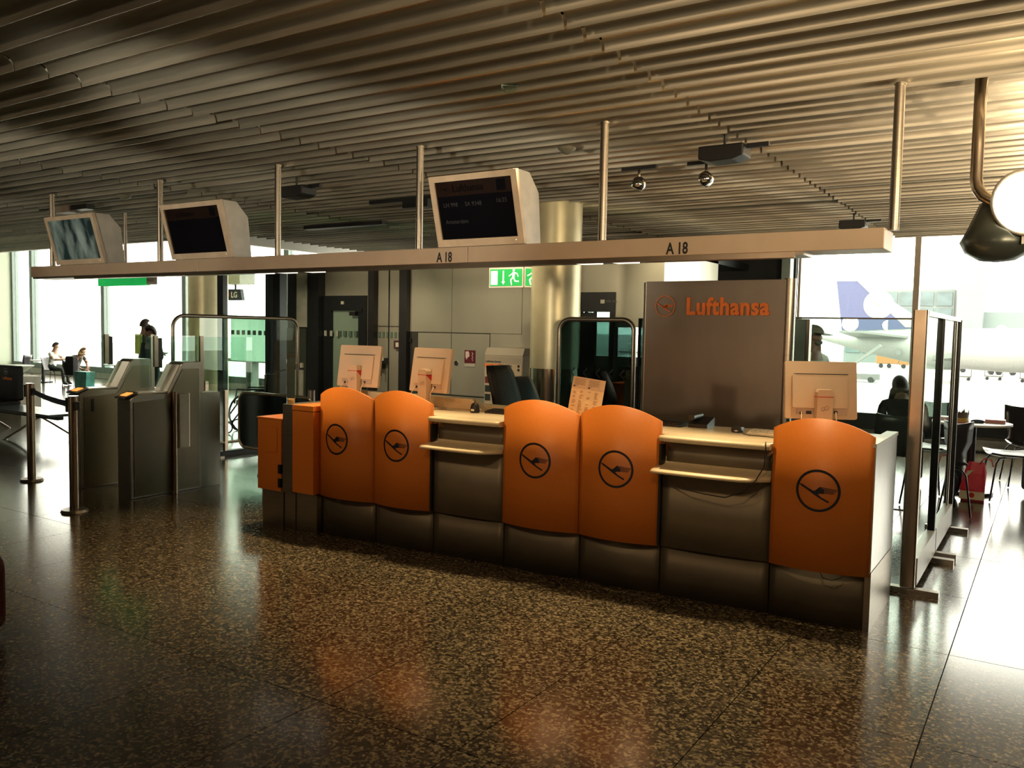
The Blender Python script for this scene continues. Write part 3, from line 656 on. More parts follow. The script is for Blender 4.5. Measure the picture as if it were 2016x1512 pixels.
MB().ball((-.90,5.1,.99),(.035,.055,.03),12,8).build('shell',BLACK,t)
t=thing('price_card','printed information card leaning up behind the middle orange panels','card',(-2.6,4.95,.987))
Mx=Matrix.Translation((-2.60,4.93,.987))@Matrix.Rotation(math.radians(-10),4,'Y')@Matrix.Rotation(math.radians(-12),4,'X')
Mx=Matrix.Translation((-2.645,4.98,.988))@Matrix.Rotation(math.radians(24),4,'Z')@Matrix.Rotation(math.radians(8),4,'Y')@Matrix.Rotation(math.radians(-8),4,'X')
MB().box(-.11,.11,0,.004,0,.30).xf(Mx).build('sheet',mat('card_paper',(.80,.60,.36),.6),t)
MB().box(-.11,.11,-.0006,0,.222,.30).xf(Mx).build('header',mat('card_header',(.62,.45,.30),.6),t)
mb=MB()
for cx in (-.095,.0):
    for k in range(6): mb.box(cx,cx+(.075 if k<5 else .03)*(1-.1*(k%2)),-.0012,-.0006,.285-k*.009,.289-k*.009)
for cx in (-.095,-.05,.0,.05):
    for k in range(20):
        if random.random()<.75: mb.box(cx,cx+.03*random.uniform(.5,1),-.0012,-.0006,.205-k*.0095,.2085-k*.0095)
mb.xf(Mx).build('print',mat('card_print',(.35,.22,.12),.6),t,kind='stuff')
MB().box(-.10,-.088,-.0014,-.0006,.232,.24).box(0,.013,-.0014,-.0006,.23,.238).xf(Mx).build('stamp',BLACK,t)
t=tag(MB().tube([(-1.335,4.71,1.0),(-1.33,4.70,.97),(-1.335,4.70,.86),(-1.37,4.66,.78),(-1.44,4.655,.71),(-1.54,4.66,.665),(-1.66,4.66,.67),(-1.80,4.66,.685),(-1.90,4.67,.72),(-1.94,4.68,.765)],.0035,6).build('loose_cable',BLACK),'thin black cable looped down under the right writing shelf','cable')
t=tag(MB().tube([(-1.02,4.75,.30),(-1.0,4.72,.28),(-.95,4.715,.275),(-.91,4.735,.29),(-.9,4.76,.31)],.0025,6).build('loose_cable',BLACK),'tiny loop of cable peeping out below the last orange panel','cable')
t=tag(MB().tube([(-1.61,5.15,1.0),(-1.58,5.08,.99),(-1.52,5.02,.99),(-1.42,5.03,.99),(-1.36,5.0,.99)],.0025,6).build('loose_cable',BLACK),'thin dark cable on the worktop in front of the white keyboard','cable')

# office chairs behind the desk
def office_chair(x,y,rz,ht,lab):
    t=thing('office_chair',lab,'chair',(x,y,0),rz,'black office chairs behind the desk')
    mb=MB(); n=10
    for i in range(n+1):
        z=.62+(ht-.62)*i/n; lean=-.17*((i/n)**1.6)+.02; wd=.23-.05*abs(i/n-.45)
        for (sx,dy) in ((-1,.02),(-.5,-.01),(.5,-.01),(1,.02),(.6,.06),(-.6,.06)): mb.v.append(Vector((sx*wd*(.88 if i==n else 1),-lean+dy,z)))
    for i in range(n):
        for k in range(6): mb.f.append([i*6+k,i*6+(k+1)%6,(i+1)*6+(k+1)%6,(i+1)*6+k]); mb.mi.append(0); mb.sm.append(True)
    mb.f+=[[5,4,3,2,1,0],[n*6+k for k in range(6)]]; mb.mi+=[0,0]; mb.sm+=[False,False]
    mb.build('backrest',BLKL,t,False)
    MB().rbox(-.24,.24,-.42,.06,.46,.54,.05,'y').build('seat',BLKL,t,False)
    MB().cyl((0,-.18,.10),(0,-.18,.46),.03).box(-.02,.02,-.02,.12,.44,.70).build('pedestal',BLACK,t,False)
    for k in range(5):
        a=2*PI*k/5; MB().tube([(0,-.18,.1),(.3*math.cos(a),-.18+.3*math.sin(a),.07)],.02,6).build('foot_arm',BLACK,t,False)
        MB().cyl((.3*math.cos(a)-.02,-.18+.3*math.sin(a),.03),(.3*math.cos(a)+.02,-.18+.3*math.sin(a),.03),.03).build('castor',BLACK,t,False)
office_chair(-4.02,6.25,math.radians(88),1.28,'black high-backed office chair in front of the ticket kiosk')
office_chair(-4.28,7.05,math.radians(92),1.14,'black office chair in front of the steel foot of the column')

# ================================================================ BACKDROP PANEL
bp=thing('backdrop_panel','tall brushed metal backdrop with raised orange airline name','backdrop',(-2.45,7.05,0))
MB().box(-3.10,-1.87,7.0,7.10,0,2.055).build('panel',mat('backdrop_metal',(.29,.25,.215),.42,.9,.05,.05,stretch=(1,1,.25),nscale=9),bp)
MB().cyl((-1.85,7.05,0),(-1.85,7.05,2.065),.052,n=24).build('edge_post',STEEL,bp)
MB().cyl((-3.12,7.06,0),(-3.12,7.06,2.05),.03,n=16).build('edge_post',STEEL,bp)
OL=mat('orange_letters',(.72,.17,.03),.5)
text('airline_name','Lufthansa',.205,facing(-2.715,6.985,1.765),OL,bp,.010,.0062,1.07,.86)
mb=MB(); crane(mb,lambda u,v,d:Vector((-2.91+u*.093,6.982-d*0,1.835+v*.093)),0); mb.build('emblem',OL,bp)

# ================================================================ GLASS SCREENS
def screen(name,lab,pts_f,u0,u1,z0,z1,posts,rail_mat,gm,corners=(1,1,0,0),fr=.022,rad=.14):
    t=thing(name,lab,'glass screen',tuple(pts_f((u0+u1)/2,0)))
    loop=rrect(u0,u1,z0,z1,rad,lambda u,v:pts_f(u,v),6,corners)
    MB().tube(loop,fr,8,closed=True).build('frame',rail_mat,t)
    n_=(Vector(pts_f(u1,0))-Vector(pts_f(u0,0))).normalized().cross(Vector((0,0,1)))*.005
    vs=[Vector(p) for p in loop]; k=len(vs)
    MB().add([v+n_ for v in vs]+[v-n_ for v in vs],[tuple(range(k)),tuple(range(k,2*k))[::-1]]).build('pane',gm,t)
    for p in posts:
        a=Vector(pts_f(p,0)); MB().box(a.x-.022,a.x+.022,a.y-.022,a.y+.022,0,posts[p]).build('post',BRONZE,t)
    return t
# left screen, running away from the viewer
t=screen('glass_screen','green-tinted glass screen with rounded steel frame behind the ticket gates',lambda u,v:Vector((-8.45,u,v)),5.94,7.82,.16,1.69,{6.38:.92,6.66:.80},STEEL,GLASSG)
MB().box(-8.49,-8.41,5.9,7.86,0,.06).build('base_rail',DARKF,t)
for y in (6.5,7.4): MB().box(-8.6,-8.30,y-.03,y+.03,0,.02).build('foot',STEEL,t)
# back glass
t=screen('glass_screen','glass screen with bent steel frame and arrow markings beside the round column',lambda u,v:Vector((u,7.9,v)),-4.50,-3.62,.1,1.725,{-4.46:.2,-3.66:.2},STEEL,GLASSD,rad=.13,fr=.026)
mb=MB()
for cx in (-4.28,-4.13,-3.98,-3.83,-3.70):
    ribbon(mb,[(cx+.03,1.13),(cx-.02,1.18),(cx+.03,1.23)],[.016,.016,.016],lambda u,v,d:Vector((u-.04,7.885-d,v-.02)),.001,2)
mb.build('arrow_markings',BLACK,t)
screen('glass_screen','dark glass screen between the arrow screen and the metal backdrop',lambda u,v:Vector((u,7.9,v)),-3.56,-2.12,.1,1.73,{-3.5:.2,-2.2:.2},DARKF,GLASSD,(0,0,0,0),.02,.1)
t=screen('glass_screen','clear glass screen behind the desk, right of the metal backdrop',lambda u,v:Vector((u,7.9,v)),-2.05,-.72,.1,1.76,{},STEEL,GLASS,(0,0,0,0),.014,.1)
MB().box(-2.08,-1.90,7.86,7.92,.1,1.75).build('dark_panel',mat('screen_panel',(.12,.17,.15),.3,.3,.3,nscale=3),t); MB().box(-1.90,-1.87,7.85,7.93,0,1.75).build('post',BRONZE,t)
# right screen, perpendicular with steel base and feet
t=thing('glass_screen','tall steel-framed glass screen on a steel plinth at the window side of the desk','glass screen',(-.66,6.8,0))
def post(x,y,wd,dp,z1,m):
    MB().rbox(x-wd/2,x+wd/2,y-dp/2,y+dp/2,.04,z1,.012,'z').build('post',m,t)
post(-.70,5.71,.085,.05,1.77,BRONZE); post(-.68,6.66,.05,.05,1.75,DARKF); post(-.68,6.76,.03,.03,1.75,STEEL); post(-.69,7.74,.035,.05,1.75,BRONZE); post(-.665,7.84,.035,.05,1.75,DARKF)
MB().box(-.705,-.655,5.73,7.84,1.735,1.765).build('top_rail',STEEL,t)
MB().box(-.72,-.65,5.73,6.69,.05,.22).build('plinth',WHITE,t); MB().box(-.72,-.65,6.73,7.84,.05,.22).build('plinth',WHITE,t)
MB().box(-.69,-.68,5.74,6.64,.22,1.735).build('pane',GLASS,t); MB().box(-.69,-.68,6.78,7.72,.22,1.735).build('pane',GLASS,t)
for y in (5.71,6.62,6.80,7.78): MB().box(-.80,-.52,y-.03,y+.03,0,.035).build('foot',STEEL,t)

# ================================================================ TICKET GATES, BARRIERS
GP=[(0,0),(0,.90),(.02,.92),(.10,.955),(.38,.945),(.53,1.215),(.56,1.235),(.74,1.235),(.745,1.22),(.745,0)]
def gate():
    t=thing('ticket_gate','','ticket gate')
    MB().prism(GP,-.10,.10,'x').build('body',STEEL,t,False,bevel=.004)
    MB().prism([(.03,.02),(.03,.88),(.36,.90),(.40,.93),(.54,1.17),(.72,1.17),(.72,.02)],.101,.106,'x').build('side_panel',mat('gate_side',(.30,.24,.17),.30,1,.12,.02,stretch=(1,.6,.1),nscale=3),t,False)
    T=MB()
    T.add([(-.10,.385,.955),(.095,.385,.955),(.095,.52,1.20),(-.10,.52,1.20),(-.10,.375,.965),(.095,.375,.965),(.095,.51,1.21),(-.10,.51,1.21)],[(4,5,6,7),(0,3,2,1),(0,1,5,4),(1,2,6,5),(2,3,7,6),(3,0,4,7)]).build('sloped_cover',mat('pale_cover',(.86,.84,.76),.3,0,.03),t,False)
    MB().box(-.10,.09,.10,.375,.952,.963).build('top_plate',mat('pale_cover',(.86,.84,.76),.3,0,.03),t,False)
    r=MB().prism([(-.03,.915),(.10,.96),(.10,.972),(-.03,.927)],-.09,.07,'x').build('reader_tray',CHROME,t,False)
    MB().add([(-.06,-.0,.940),(.04,-.0,.940),(.04,.07,.964),(-.06,.07,.964)],[(0,1,2,3)]).build('reader_window',AMBL,r,False)
    return t
g0=gate(); g0.location=(-7.04,4.44,0); WM[g0.name]=Matrix.Translation((-7.04,4.44,0)); g0['label']='steel ticket gate with lit orange reader and a padded rail, nearer the desk'; g0['group']='ticket gates'
g1=dup(g0,(-7.84,4.44,0),0,'steel ticket gate beside the belt posts, farther from the desk','ticket gates')
MB().box(.101,.108,.10,.13,.74,.86).xf(WM[g1.name]).build('lock_slot',BLACK,g1)
def gate_extra(g,x):
    MB().box(x-.06,x+.10,5.19,5.42,0,.93).build('rear_box',WALLM,g)
    MB().box(x-.012,x+.012,4.76,4.80,1.19,1.48).build('wing_post',BRONZE,g); MB().box(x-.012,x+.012,4.801,4.84,1.18,1.46).build('wing_seal',BLACK,g)
    MB().box(x-.012,x+.012,5.26,5.30,.93,1.48).build('wing_post',BRONZE,g)
    MB().box(x-.005,x+.005,4.62,5.9,1.0,1.47).build('glass_wing',GLASS,g)
gate_extra(g0,-7.06); gate_extra(g1,-7.86)
MB().cyl((-6.905,4.87,0),(-6.905,4.87,.96),.022).build('rail_post',BRONZE,g0)
MB().rbox(-6.92,-6.87,4.88,5.02,.43,.94,.02,'z').build('padded_rail',BRONZE,g0)
# belt posts
def stanchion():
    t=thing('belt_post','','belt post')
    MB().cyl((0,0,.0),(0,0,.022),.11,.10,n=28).build('base',STEEL,t,False)
    MB().cyl((0,0,.02),(0,0,.97),.038,n=22).build('pole',BRONZE,t,False)
    MB().box(-.075,-.035,-.025,.025,.84,.96).box(.036,.06,-.02,.02,.86,.93).build('belt_cassette',BLACK,t,False)
    MB().cyl((0,0,.97),(0,0,.978),.04,n=22).build('cap',CHROME,t,False)
    return t
s1=stanchion(); s1.location=(-6.87,3.88,0); s1['label']='brushed belt post standing in front of the ticket gates'; s1['group']='belt posts'
dup(s1,(-8.54,4.39,0),0,'brushed belt post beside the black bench','belt posts')
mb=MB(); P0=Vector((-6.94,3.88,.93)); P1=Vector((-8.49,4.38,.93))
for i in range(12):
    a=P0.lerp(P1,i/12); b=P0.lerp(P1,(i+1)/12); sa=.015*4*(i/12)*(1-i/12); sb=.015*4*((i+1)/12)*(1-(i+1)/12)
    mb.add([a-Vector((0,0,sa+.05)),b-Vector((0,0,sb+.05)),b-Vector((0,0,sb)),a-Vector((0,0,sa)),a-Vector((0,-.002,sa+.05)),b-Vector((0,-.002,sb+.05)),b-Vector((0,-.002,sb)),a-Vector((0,-.002,sa))],[(0,1,2,3),(7,6,5,4),(3,2,6,7),(0,4,5,1)])
tag(mb.build('belt',mat('belt_navy',(.02,.03,.05),.7)),'dark webbing belt stretched between the two belt posts','belt')
# swing barrier
t=thing('swing_barrier','low rounded dark glass swing barrier left of the orange cabinets','barrier',(-7.0,6.0,0))
loop=rrect(-7.38,-6.25,.28,.87,.10,lambda u,v:Vector((u,6.0,v)),6)
MB().tube(loop,.018,8,closed=True).build('frame',BRONZE,t); MB().add([p+Vector((0,-.006,0)) for p in loop]+[p+Vector((0,.006,0)) for p in loop],[tuple(range(len(loop))),tuple(range(len(loop),2*len(loop)))[::-1]]).build('pane',mat('smoked_panel',(.012,.02,.022),.15,0,.1),t)
MB().cyl((-7.0,6.02,0),(-7.0,6.02,.30),.03).cyl((-7.0,6.02,0),(-7.0,6.02,.015),.08,n=20).cyl((-6.3,6.02,0),(-6.3,6.02,.95),.035).build('post',STEEL,t)

# ================================================================ KIOSK
t=thing('ticket_kiosk','tall grey self-service kiosk with price panels behind the office chairs','kiosk',(-6.3,9.6,0))
MB().box(-6.62,-6.0,9.55,9.95,.05,1.24).build('body',mat('kiosk_grey',(.33,.29,.22),.5,.2,.03),t,bevel=.006)
MB().prism([(9.55,1.24),(9.55,1.25),(9.60,1.35),(9.95,1.35),(9.95,1.24)],-6.62,-6.0,'x').build('display_head',mat('kiosk_head',(.26,.23,.17),.5,.2,.03),t)
MB().add([(-6.38,9.565,1.27),(-6.25,9.565,1.27),(-6.25,9.585,1.32),(-6.38,9.585,1.32)],[(0,1,2,3)]).build('small_display',mat('lcd',(.07,.08,.04),.3),t)
MB().box(-6.61,-6.01,9.543,9.55,.10,1.13).build('front_poster',mat('poster_paper',(.45,.36,.25),.5),t)
MB().box(-6.61,-6.31,9.538,9.543,1.085,1.13).build('orange_strip',OL,t)
text('airline_name','Lufthansa',.036,facing(-6.53,9.536,1.095),BLACK,t,.0004,.0006); text('second_airline','SWISS',.034,facing(-6.25,9.540,1.095),BLACK,t,.0004,.0006); text('header_text','Lufthansa Service',.036,facing(-6.60,9.546,1.15),BLACK,t,.0004,.0006)
for x in (-6.37,-6.07):
    for z in (1.045,1.095): MB().box(x,x+.03,9.534,9.54,z,z+.03).build('tick_square',BLACK,t)
for i,z in enumerate((.62,.74,.86)): MB().box(-6.60,-6.51,9.538,9.543,z,z+.09).build('poster_block',mat('poster_dark%d'%(i==2),(.12,.02,.02) if i==2 else (.02,.03,.025),.5),t)

# ================================================================ EXIT SIGNS AND HANGING SIGNS
def runner(mb,cx,cz,s,f,fl=1):
    g=lambda u,v,d=0:f(cx+u*s*fl,cz+v*s,d)
    mb.add([g(.07*math.cos(k*PI/6)+.02,.07*math.sin(k*PI/6)+.40,.002) for k in range(12)],[tuple(range(12))])
    for pts,wd in (([(0,.30),(.04,.02)],[.16,.13]),([(-.02,.28),(-.2,.22),(-.26,.06)],[.06,.055,.05]),([(.04,.28),(.20,.16),(.32,.10)],[.06,.055,.05]),([(.02,.05),(-.06,-.16),(-.30,-.18)],[.08,.07,.06]),([(.05,.04),(.20,-.10),(.14,-.36)],[.08,.07,.06])):
        ribbon(mb,pts,wd,g,.002,2)
es=thing('exit_sign','two-sided green emergency exit sign with running figures beside the round column','exit sign',(-5.4,8.7,2.1))
Mz=Matrix.Translation((-5.93,8.62,2.115))
MB().box(0,.50,0,.06,0,.245).xf(Mz).build('housing',WHITE,es)
fs=lambda u,v,d=0:Mz@Vector((u,-.004-d,v))
MB().add([fs(.015,.02),fs(.485,.02),fs(.485,.225),fs(.015,.225)],[(0,1,2,3)]).build('green_face',SGREEN,es)
mb=MB(); mb.add([fs(.03,.035,.002),fs(.13,.035,.002),fs(.13,.205,.002),fs(.03,.205,.002)],[(0,1,2,3)]); ribbon(mb,[(.215,.205),(.215,.07)],[.018,.018],fs,.002,2); mb.add([fs(.19,.075,.002),fs(.215,.035,.002),fs(.24,.075,.002)],[(0,1,2)])
runner(mb,.37,.115,.235,fs,-1); mb.build('pictogram',SWHITE,es)
Mz2=Matrix.Translation((-5.40,8.60,2.115))@Matrix.Rotation(math.radians(28),4,'Z')
MB().box(0,.30,0,.06,0,.245).xf(Mz2).build('housing',WHITE,es)
fs2=lambda u,v,d=0:Mz2@Vector((u,-.004-d,v))
MB().add([fs2(.012,.02),fs2(.29,.02),fs2(.29,.225),fs2(.012,.225)],[(0,1,2,3)]).build('green_face',SGREEN,es)
mb=MB(); runner(mb,.11,.115,.235,fs2,-1); mb.build('pictogram',SWHITE,es)
for x in (-5.8,-5.5): MB().cyl((x,8.66,2.36),(x,8.66,3.12),.008).build('rod',STEEL,es)
t=thing('exit_sign','green exit sign hanging below the sign beam before the left windows','exit sign',(-10.3,6.66,2.0))
MB().box(-11.1,-10.0,6.64,6.70,2.09,2.31).build('housing',SGREEN,t); MB().box(-9.99,-9.85,6.64,6.70,2.10,2.31).build('end_panel',WHITE,t); MB().cyl((-10.5,6.67,2.31),(-10.5,6.67,3.13),.022).build('rod',STEEL,t)
t=thing('hanging_sign','small black hanging sign with white letters behind the yellow column','sign',(-14.85,12,2.1))
Mh=Matrix.Translation((-15.14,12,2.12)); MB().prism([(0,0),(.52,0),(.46,.24),(.05,.24)],-.04,.04,'y').xf(Mh).build('board',mat('sign_black',(.02,.04,.05),.5),t)
text('sign_text','LG',.17,facing(-14.97,11.95,2.18),mat('white_print',(.9,.9,.88),.5),t,.001,.004); MB().box(-15.12,-15.04,11.95,11.957,2.2,2.28).build('red_dot',RED,t)
MB().cyl((-14.88,12,2.36),(-14.88,12,2.5),.02).build('rod',DARKF,t); MB().box(-15.2,-14.5,11.8,12.2,2.46,2.74).build('bracket_box',mat('sage_box',(.40,.46,.36),.5),t)
MB().cyl((-14.88,12,2.7),(-14.88,12,4.4),.02).build('hanger',DARKF,t)

# ================================================================ CEILING FITTINGS
def projector(x,y,w_,lab,arm=True):
    t=thing('ceiling_box',lab,'hanging box',(x,y,3.0),0,'dark boxes hung under the ceiling slats')
    MB().prism([(x-w_/2,2.985),(x+w_/2,2.985),(x+w_/2,2.90),(x+w_/4,2.875),(x-w_/4,2.87),(x-w_/2,2.89)],y-.10,y+.10,'y').build('body',BLACK,t,bevel=.01)
    MB().cyl((x,y,2.98),(x,y,3.08),.01).build('hanger',BLACK,t)
    if arm: MB().box(x+w_/2,x+w_/2+.16,y-.02,y+.02,2.96,2.99).build('arm',BLACK,t)
projector(-2.13,6.15,.34,'dark curved box under the slats above the metal backdrop')
projector(-6.45,5.95,.36,'dark curved box under the slats between two displays')
projector(-2.10,10.75,.30,'small dark box under the slats beyond the backdrop, near the right pole')
def spotlight(x,y,a,lab):
    t=thing('track_spotlight',lab,'spotlight',(x,y,3.0),0,'steel spotlights on short tracks')
    MB().box(x-.16,x+.16,y-.02,y+.02,3.0,3.03).build('track',BLACK,t)
    MB().tube([(x,y,3.0),(x+.0,y,2.95),(x+a*.03,y,2.93)],.012,8).build('neck',STEEL,t)
    MB().lathe([(.02,-.05),(.05,-.045),(.062,-.01),(.058,.03),(.035,.055),(.001,.06)],(x+a*.0,y,2.88),18,axis=(-a,.2,.9)).build('head',CHROME,t)
spotlight(-3.09,6.75,-.3,'round steel spotlight on a short black track, left of its twin')
spotlight(-2.50,6.78,.8,'round steel spotlight on a short black track, just below the curved box')
def dome(x,y,lab):
    t=tag(MB().lathe([(.075,.0),(.07,-.012),(.04,-.035),(.015,-.05),(.001,-.052)],(x,y,3.045),18).build('ceiling_sensor',mat('sensor_grey',(.18,.17,.13),.4)),lab,'sensor','small round ceiling sensors')
dome(-3.32,5.88,'small round sensor on the ceiling above the curved black box'); dome(-9.0,5.71,'small round sensor on the ceiling between the first two displays')
dome(-6.9,9.4,'small round sensor on the far ceiling behind the desk pole')
t=tag(MB().lathe([(.05,0),(.048,-.02),(.03,-.04),(.001,-.048)],(-2.8,4.25,3.05),20).build('ceiling_dome',GLASS),'small clear glass dome on the ceiling above the flight display','dome')
t=thing('ceiling_box','dark open service slot in the slats above the first display','ceiling slot',(-10.4,5.95,3.0)); MB().box(-10.75,-10.45,5.88,6.03,2.97,3.05).build('grey_box',mat('box_brown',(.25,.2,.16),.5),t); MB().box(-10.44,-10.1,5.9,6.02,2.99,3.05).build('slot',BLACK,t)
t=thing('track_rail','black track rail with a lamp under the slats left of the flight display','track',(-6.1,7.2,3.0)); MB().box(-6.6,-5.0,7.17,7.22,2.985,3.03).build('rail',BLACK,t); MB().box(-6.05,-5.7,7.1,7.25,2.9,2.985).build('lamp_body',DARKF,t)
t=thing('track_rail','long black slot in the far slats left of the flight display','track',(-8.3,8.7,3.0)); MB().box(-9.2,-7.7,8.62,8.74,2.99,3.04).build('rail',BLACK,t)

# big luminaire at the right edge
t=thing('pendant_floodlight','large pipe-hung floodlight with glowing head and dark dish, top right','floodlight',(-.3,5.4,2.1))
MB().tube([(-.42,5.45,3.06),(-.42,5.45,2.70),(-.42,5.45,2.50)]+[(-.42+.14*(1-math.cos(a)),5.45-.02*math.sin(a),2.50-.14*math.sin(a)) for a in (PI/8,PI/4,3*PI/8,PI/2)]+[(-.22,5.42,2.36)],.033,14).build('pipe',BRONZE,t)
MB().lathe([(.055,.16),(.13,.10),(.175,.02),(.18,0),(.165,-.0),(.001,-.004)],(-.17,5.28,2.33),28,axis=(.35,.86,.30)).build('lamp_head',mat('lamp_shell',(.8,.75,.65),.35,.3),t)
MB().lathe([(.001,.0),(.158,.0),(.158,-.012),(.001,-.02)],(-.17,5.28,2.33),28,axis=(.35,.86,.30)).build('lamp_glass',LIT,t)
MB().lathe([(.10,.15),(.16,.0),(.195,-.07),(.165,-.13),(.09,-.175),(.001,-.185)],(-.30,5.52,2.22),10).build('dish',mat('dish_grey',(.09,.10,.085),.3,.5),t)
MB().box(-.18,.15,5.36,5.50,2.12,2.19).build('bracket',WHITE,t)
spot('floodlight_beam',(-.02,5.05,2.38),(-1.6,4.4,3.6),120,(1,.72,.40),120,.9,.12)
spot('floodlight_beam2',(.1,5.3,2.5),(-.6,8.5,3.4),150,(1,.78,.5),130,.9,.12)

# ================================================================ WAITING AREA RIGHT
def shell_chair(x,y,rz,lab,grp='shell chairs in the café area'):
    t=thing('shell_chair',lab,'chair',(x,y,0),rz,grp)
    if x<-10: t.scale=(.8,.8,.8)
    mb=MB(); n=8; 
    path=[(-.24,.46),(-.15,.445),(.05,.44),(.17,.455),(.215,.50),(.235,.58),(.25,.68),(.27,.78),(.285,.84)]
    for i,(yy,z) in enumerate(path):
        wd=.22 if i<4 else (.19 if i<6 else .23)
        for k in range(7):
            s=-1+2*k/6; cu=.03*s*s if i<4 else 0; cy=-.06*s*s if i>=4 else 0
            mb.v.append(Vector((s*wd,yy+cy,z+cu+(.03*(s*s) if i==8 else 0))))
    for i in range(8):
        for k in range(6): a=i*7+k; mb.f.append([a,a+1,a+8,a+7]); mb.mi.append(0); mb.sm.append(True)
    o=mb.build('shell',mat('shell_dark',(.03,.03,.035),.3,0,.1),t,False); s=o.modifiers.new('s','SOLIDIFY'); s.thickness=.012
    for (sx,sy) in ((-1,-1),(1,-1),(-1,1),(1,1)):
        MB().tube([(sx*.12,sy*.1,.43),(sx*.17,sy*.17,.425),(sx*.20,sy*.20,.38),(sx*.24,sy*.25,.01)],.009,7).build('leg',mat('leg_dark',(.04,.045,.05),.25,.6),t,False)
    return t
def cafe_table(x,y,lab,r=.36,h=.74):
    t=thing('cafe_table',lab,'table',(x,y,0),0,'round café tables')
    MB().cyl((0,0,h-.02),(0,0,h),r,n=32).build('tabletop',WHITE,t,False); MB().cyl((0,0,.03),(0,0,h-.02),.04,n=14).build('column',DARKF,t,False); MB().cyl((0,0,0),(0,0,.03),.22,n=24).build('base',DARKF,t,False)
cafe_table(-.67,9.85,'round white café table with a paper crown on it')
shell_chair(-.28,9.70,math.radians(-75),'dark shell chair beside the table with the paper crown')
shell_chair(-.16,10.75,math.radians(12),'dark shell chair behind, at the far right before the windows')
shell_chair(-.86,8.55,math.radians(200),'dark shell chair with white light on its seat, behind the glass screen')
shell_chair(-1.30,9.0,math.radians(205),'dark shell chair under the seated man in black')
t=thing('paper_crown','golden paper crown standing on a red tray on the café table','crown',(-.78,9.72,.741))
mb=MB(); n=24
for i in range(n):
    a0,a1=2*PI*i/n,2*PI*(i+1)/n; r=.075; zt=.13 if i%3==1 else .085; z0=.765
    mb.add([(-.78+r*math.cos(a0),9.72+r*math.sin(a0),z0),(-.78+r*math.cos(a1),9.72+r*math.sin(a1),z0),(-.78+r*1.1*math.cos(a1),9.72+r*1.1*math.sin(a1),z0+.07),(-.78+r*1.15*math.cos((a0+a1)/2),9.72+r*1.15*math.sin((a0+a1)/2),z0+zt),(-.78+r*1.1*math.cos(a0),9.72+r*1.1*math.sin(a0),z0+.07)],[(0,1,2,3,4)])
mb.build('crown_band',mat('crown_dark',(.10,.07,.05),.5),t)
MB().cyl((-.78,9.72,.745),(-.78,9.72,.79),.085,.08,n=24).build('crown_rim',mat('gold_card',(.45,.28,.04),.5),t)
tag(MB().rbox(-.90,-.70,9.62,9.80,.741,.748,.02,'z').build('food_tray',mat('tray_red',(.35,.05,.06),.5)),'flat reddish food tray under the paper crown','tray')
tag(MB().ball((-.62,9.78,.755),(.07,.04,.022),14,6).build('sunglasses_case',mat('case_blue',(.03,.05,.08),.3)),'dark rounded case lying on the café table beside the crown','case')
tag(MB().box(-.56,-.38,9.84,10.0,.741,.775).build('flat_box',mat('box_pink',(.55,.25,.25),.5)),'pinkish flat cardboard box near the chair edge of the café table','box')
# bags on the floor
t=thing('red_carrier_bag','bright red paper carrier bag with cream print beside the dark backpack','bag',(-.62,9.40,0))
mb=MB(); lv=[(0,.11,.07),(.12,.12,.08),(.28,.10,.06),(.38,.085,.03)]; n=8
for (z,a,b) in lv:
    for k in range(n): th_=2*PI*(k+.5)/n; q=.8; mb.v.append(Vector((-.61+.05*z+a*.9*math.copysign(abs(math.cos(th_))**.6,math.cos(th_))+random.uniform(-.016,.016),9.42+b*math.copysign(abs(math.sin(th_))**.6,math.sin(th_)),z+random.uniform(-.01,.01)*(z>0))))
for i in range(3):
    for k in range(n): mb.f.append([i*n+k,i*n+(k+1)%n,(i+1)*n+(k+1)%n,(i+1)*n+k]); mb.mi.append(0); mb.sm.append(False)
mb.f.append(list(range(n))[::-1]); mb.mi.append(0); mb.sm.append(False)
mb.build('sack',REDP,t)
MB().tube([(-.56,9.39,.37),(-.52,9.38,.43),(-.46,9.38,.42),(-.44,9.39,.35)],.006,6).build('handle',REDP,t)
MB().box(-.72,-.50,9.325,9.335,.02,.10).prism([(-.68,.22),(-.66,.30),(-.60,.31)],9.335,9.35,'y').build('cream_print',CREAMP,t)
MB().cyl((-.61,9.323,.065),(-.61,9.318,.065),.025,n=14).build('red_dot',RED,t)
t=thing('backpack','black backpack slumped on the floor beside the red bag','backpack',(-.83,9.5,0))
MB().ball((-.83,9.5,.24),(.13,.16,.26),14,10).ball((-.83,9.36,.16),(.10,.08,.14),12,8).build('sack',CLB,t); MB().tube([(-.90,9.4,.42),(-.98,9.36,.3),(-.95,9.36,.1)],.012,6).build('strap',BLACK,t)
t=thing('backpack','black backpack under the chair behind the glass screen','backpack',(-.93,8.35,0))
MB().ball((-.90,8.35,.20),(.12,.13,.22),14,10).ball((-.90,8.25,.14),(.09,.06,.11),12,8).build('sack',CLB,t)
def trolley(x,y,rz,h,lab):
    t=thing('trolley_case',lab,'suitcase',(x,y,0),rz,'trolley cases with raised handles')
    MB().rbox(-.17,.17,-.11,.11,.05,.55*h,.04,'y').build('shell',CLB,t,False,bevel=.015); MB().tube([(-.10,.09,.54*h),(-.10,.09,.97*h),(.10,.09,.97*h),(.10,.09,.54*h)],.008,6).build('handle',DARKF,t,False)
    MB().cyl((-.13,.08,.03),(-.10,.08,.03),.03).cyl((.10,.08,.03),(.13,.08,.03),.03).build('wheels',BLACK,t,False)
    return t
trolley(-1.06,9.9,math.radians(20),1.12,'trolley case with raised handle behind the seated man in black')
trolley(-.02,10.1,math.radians(30),1.05,'trolley case with raised handle beside the rightmost chair')
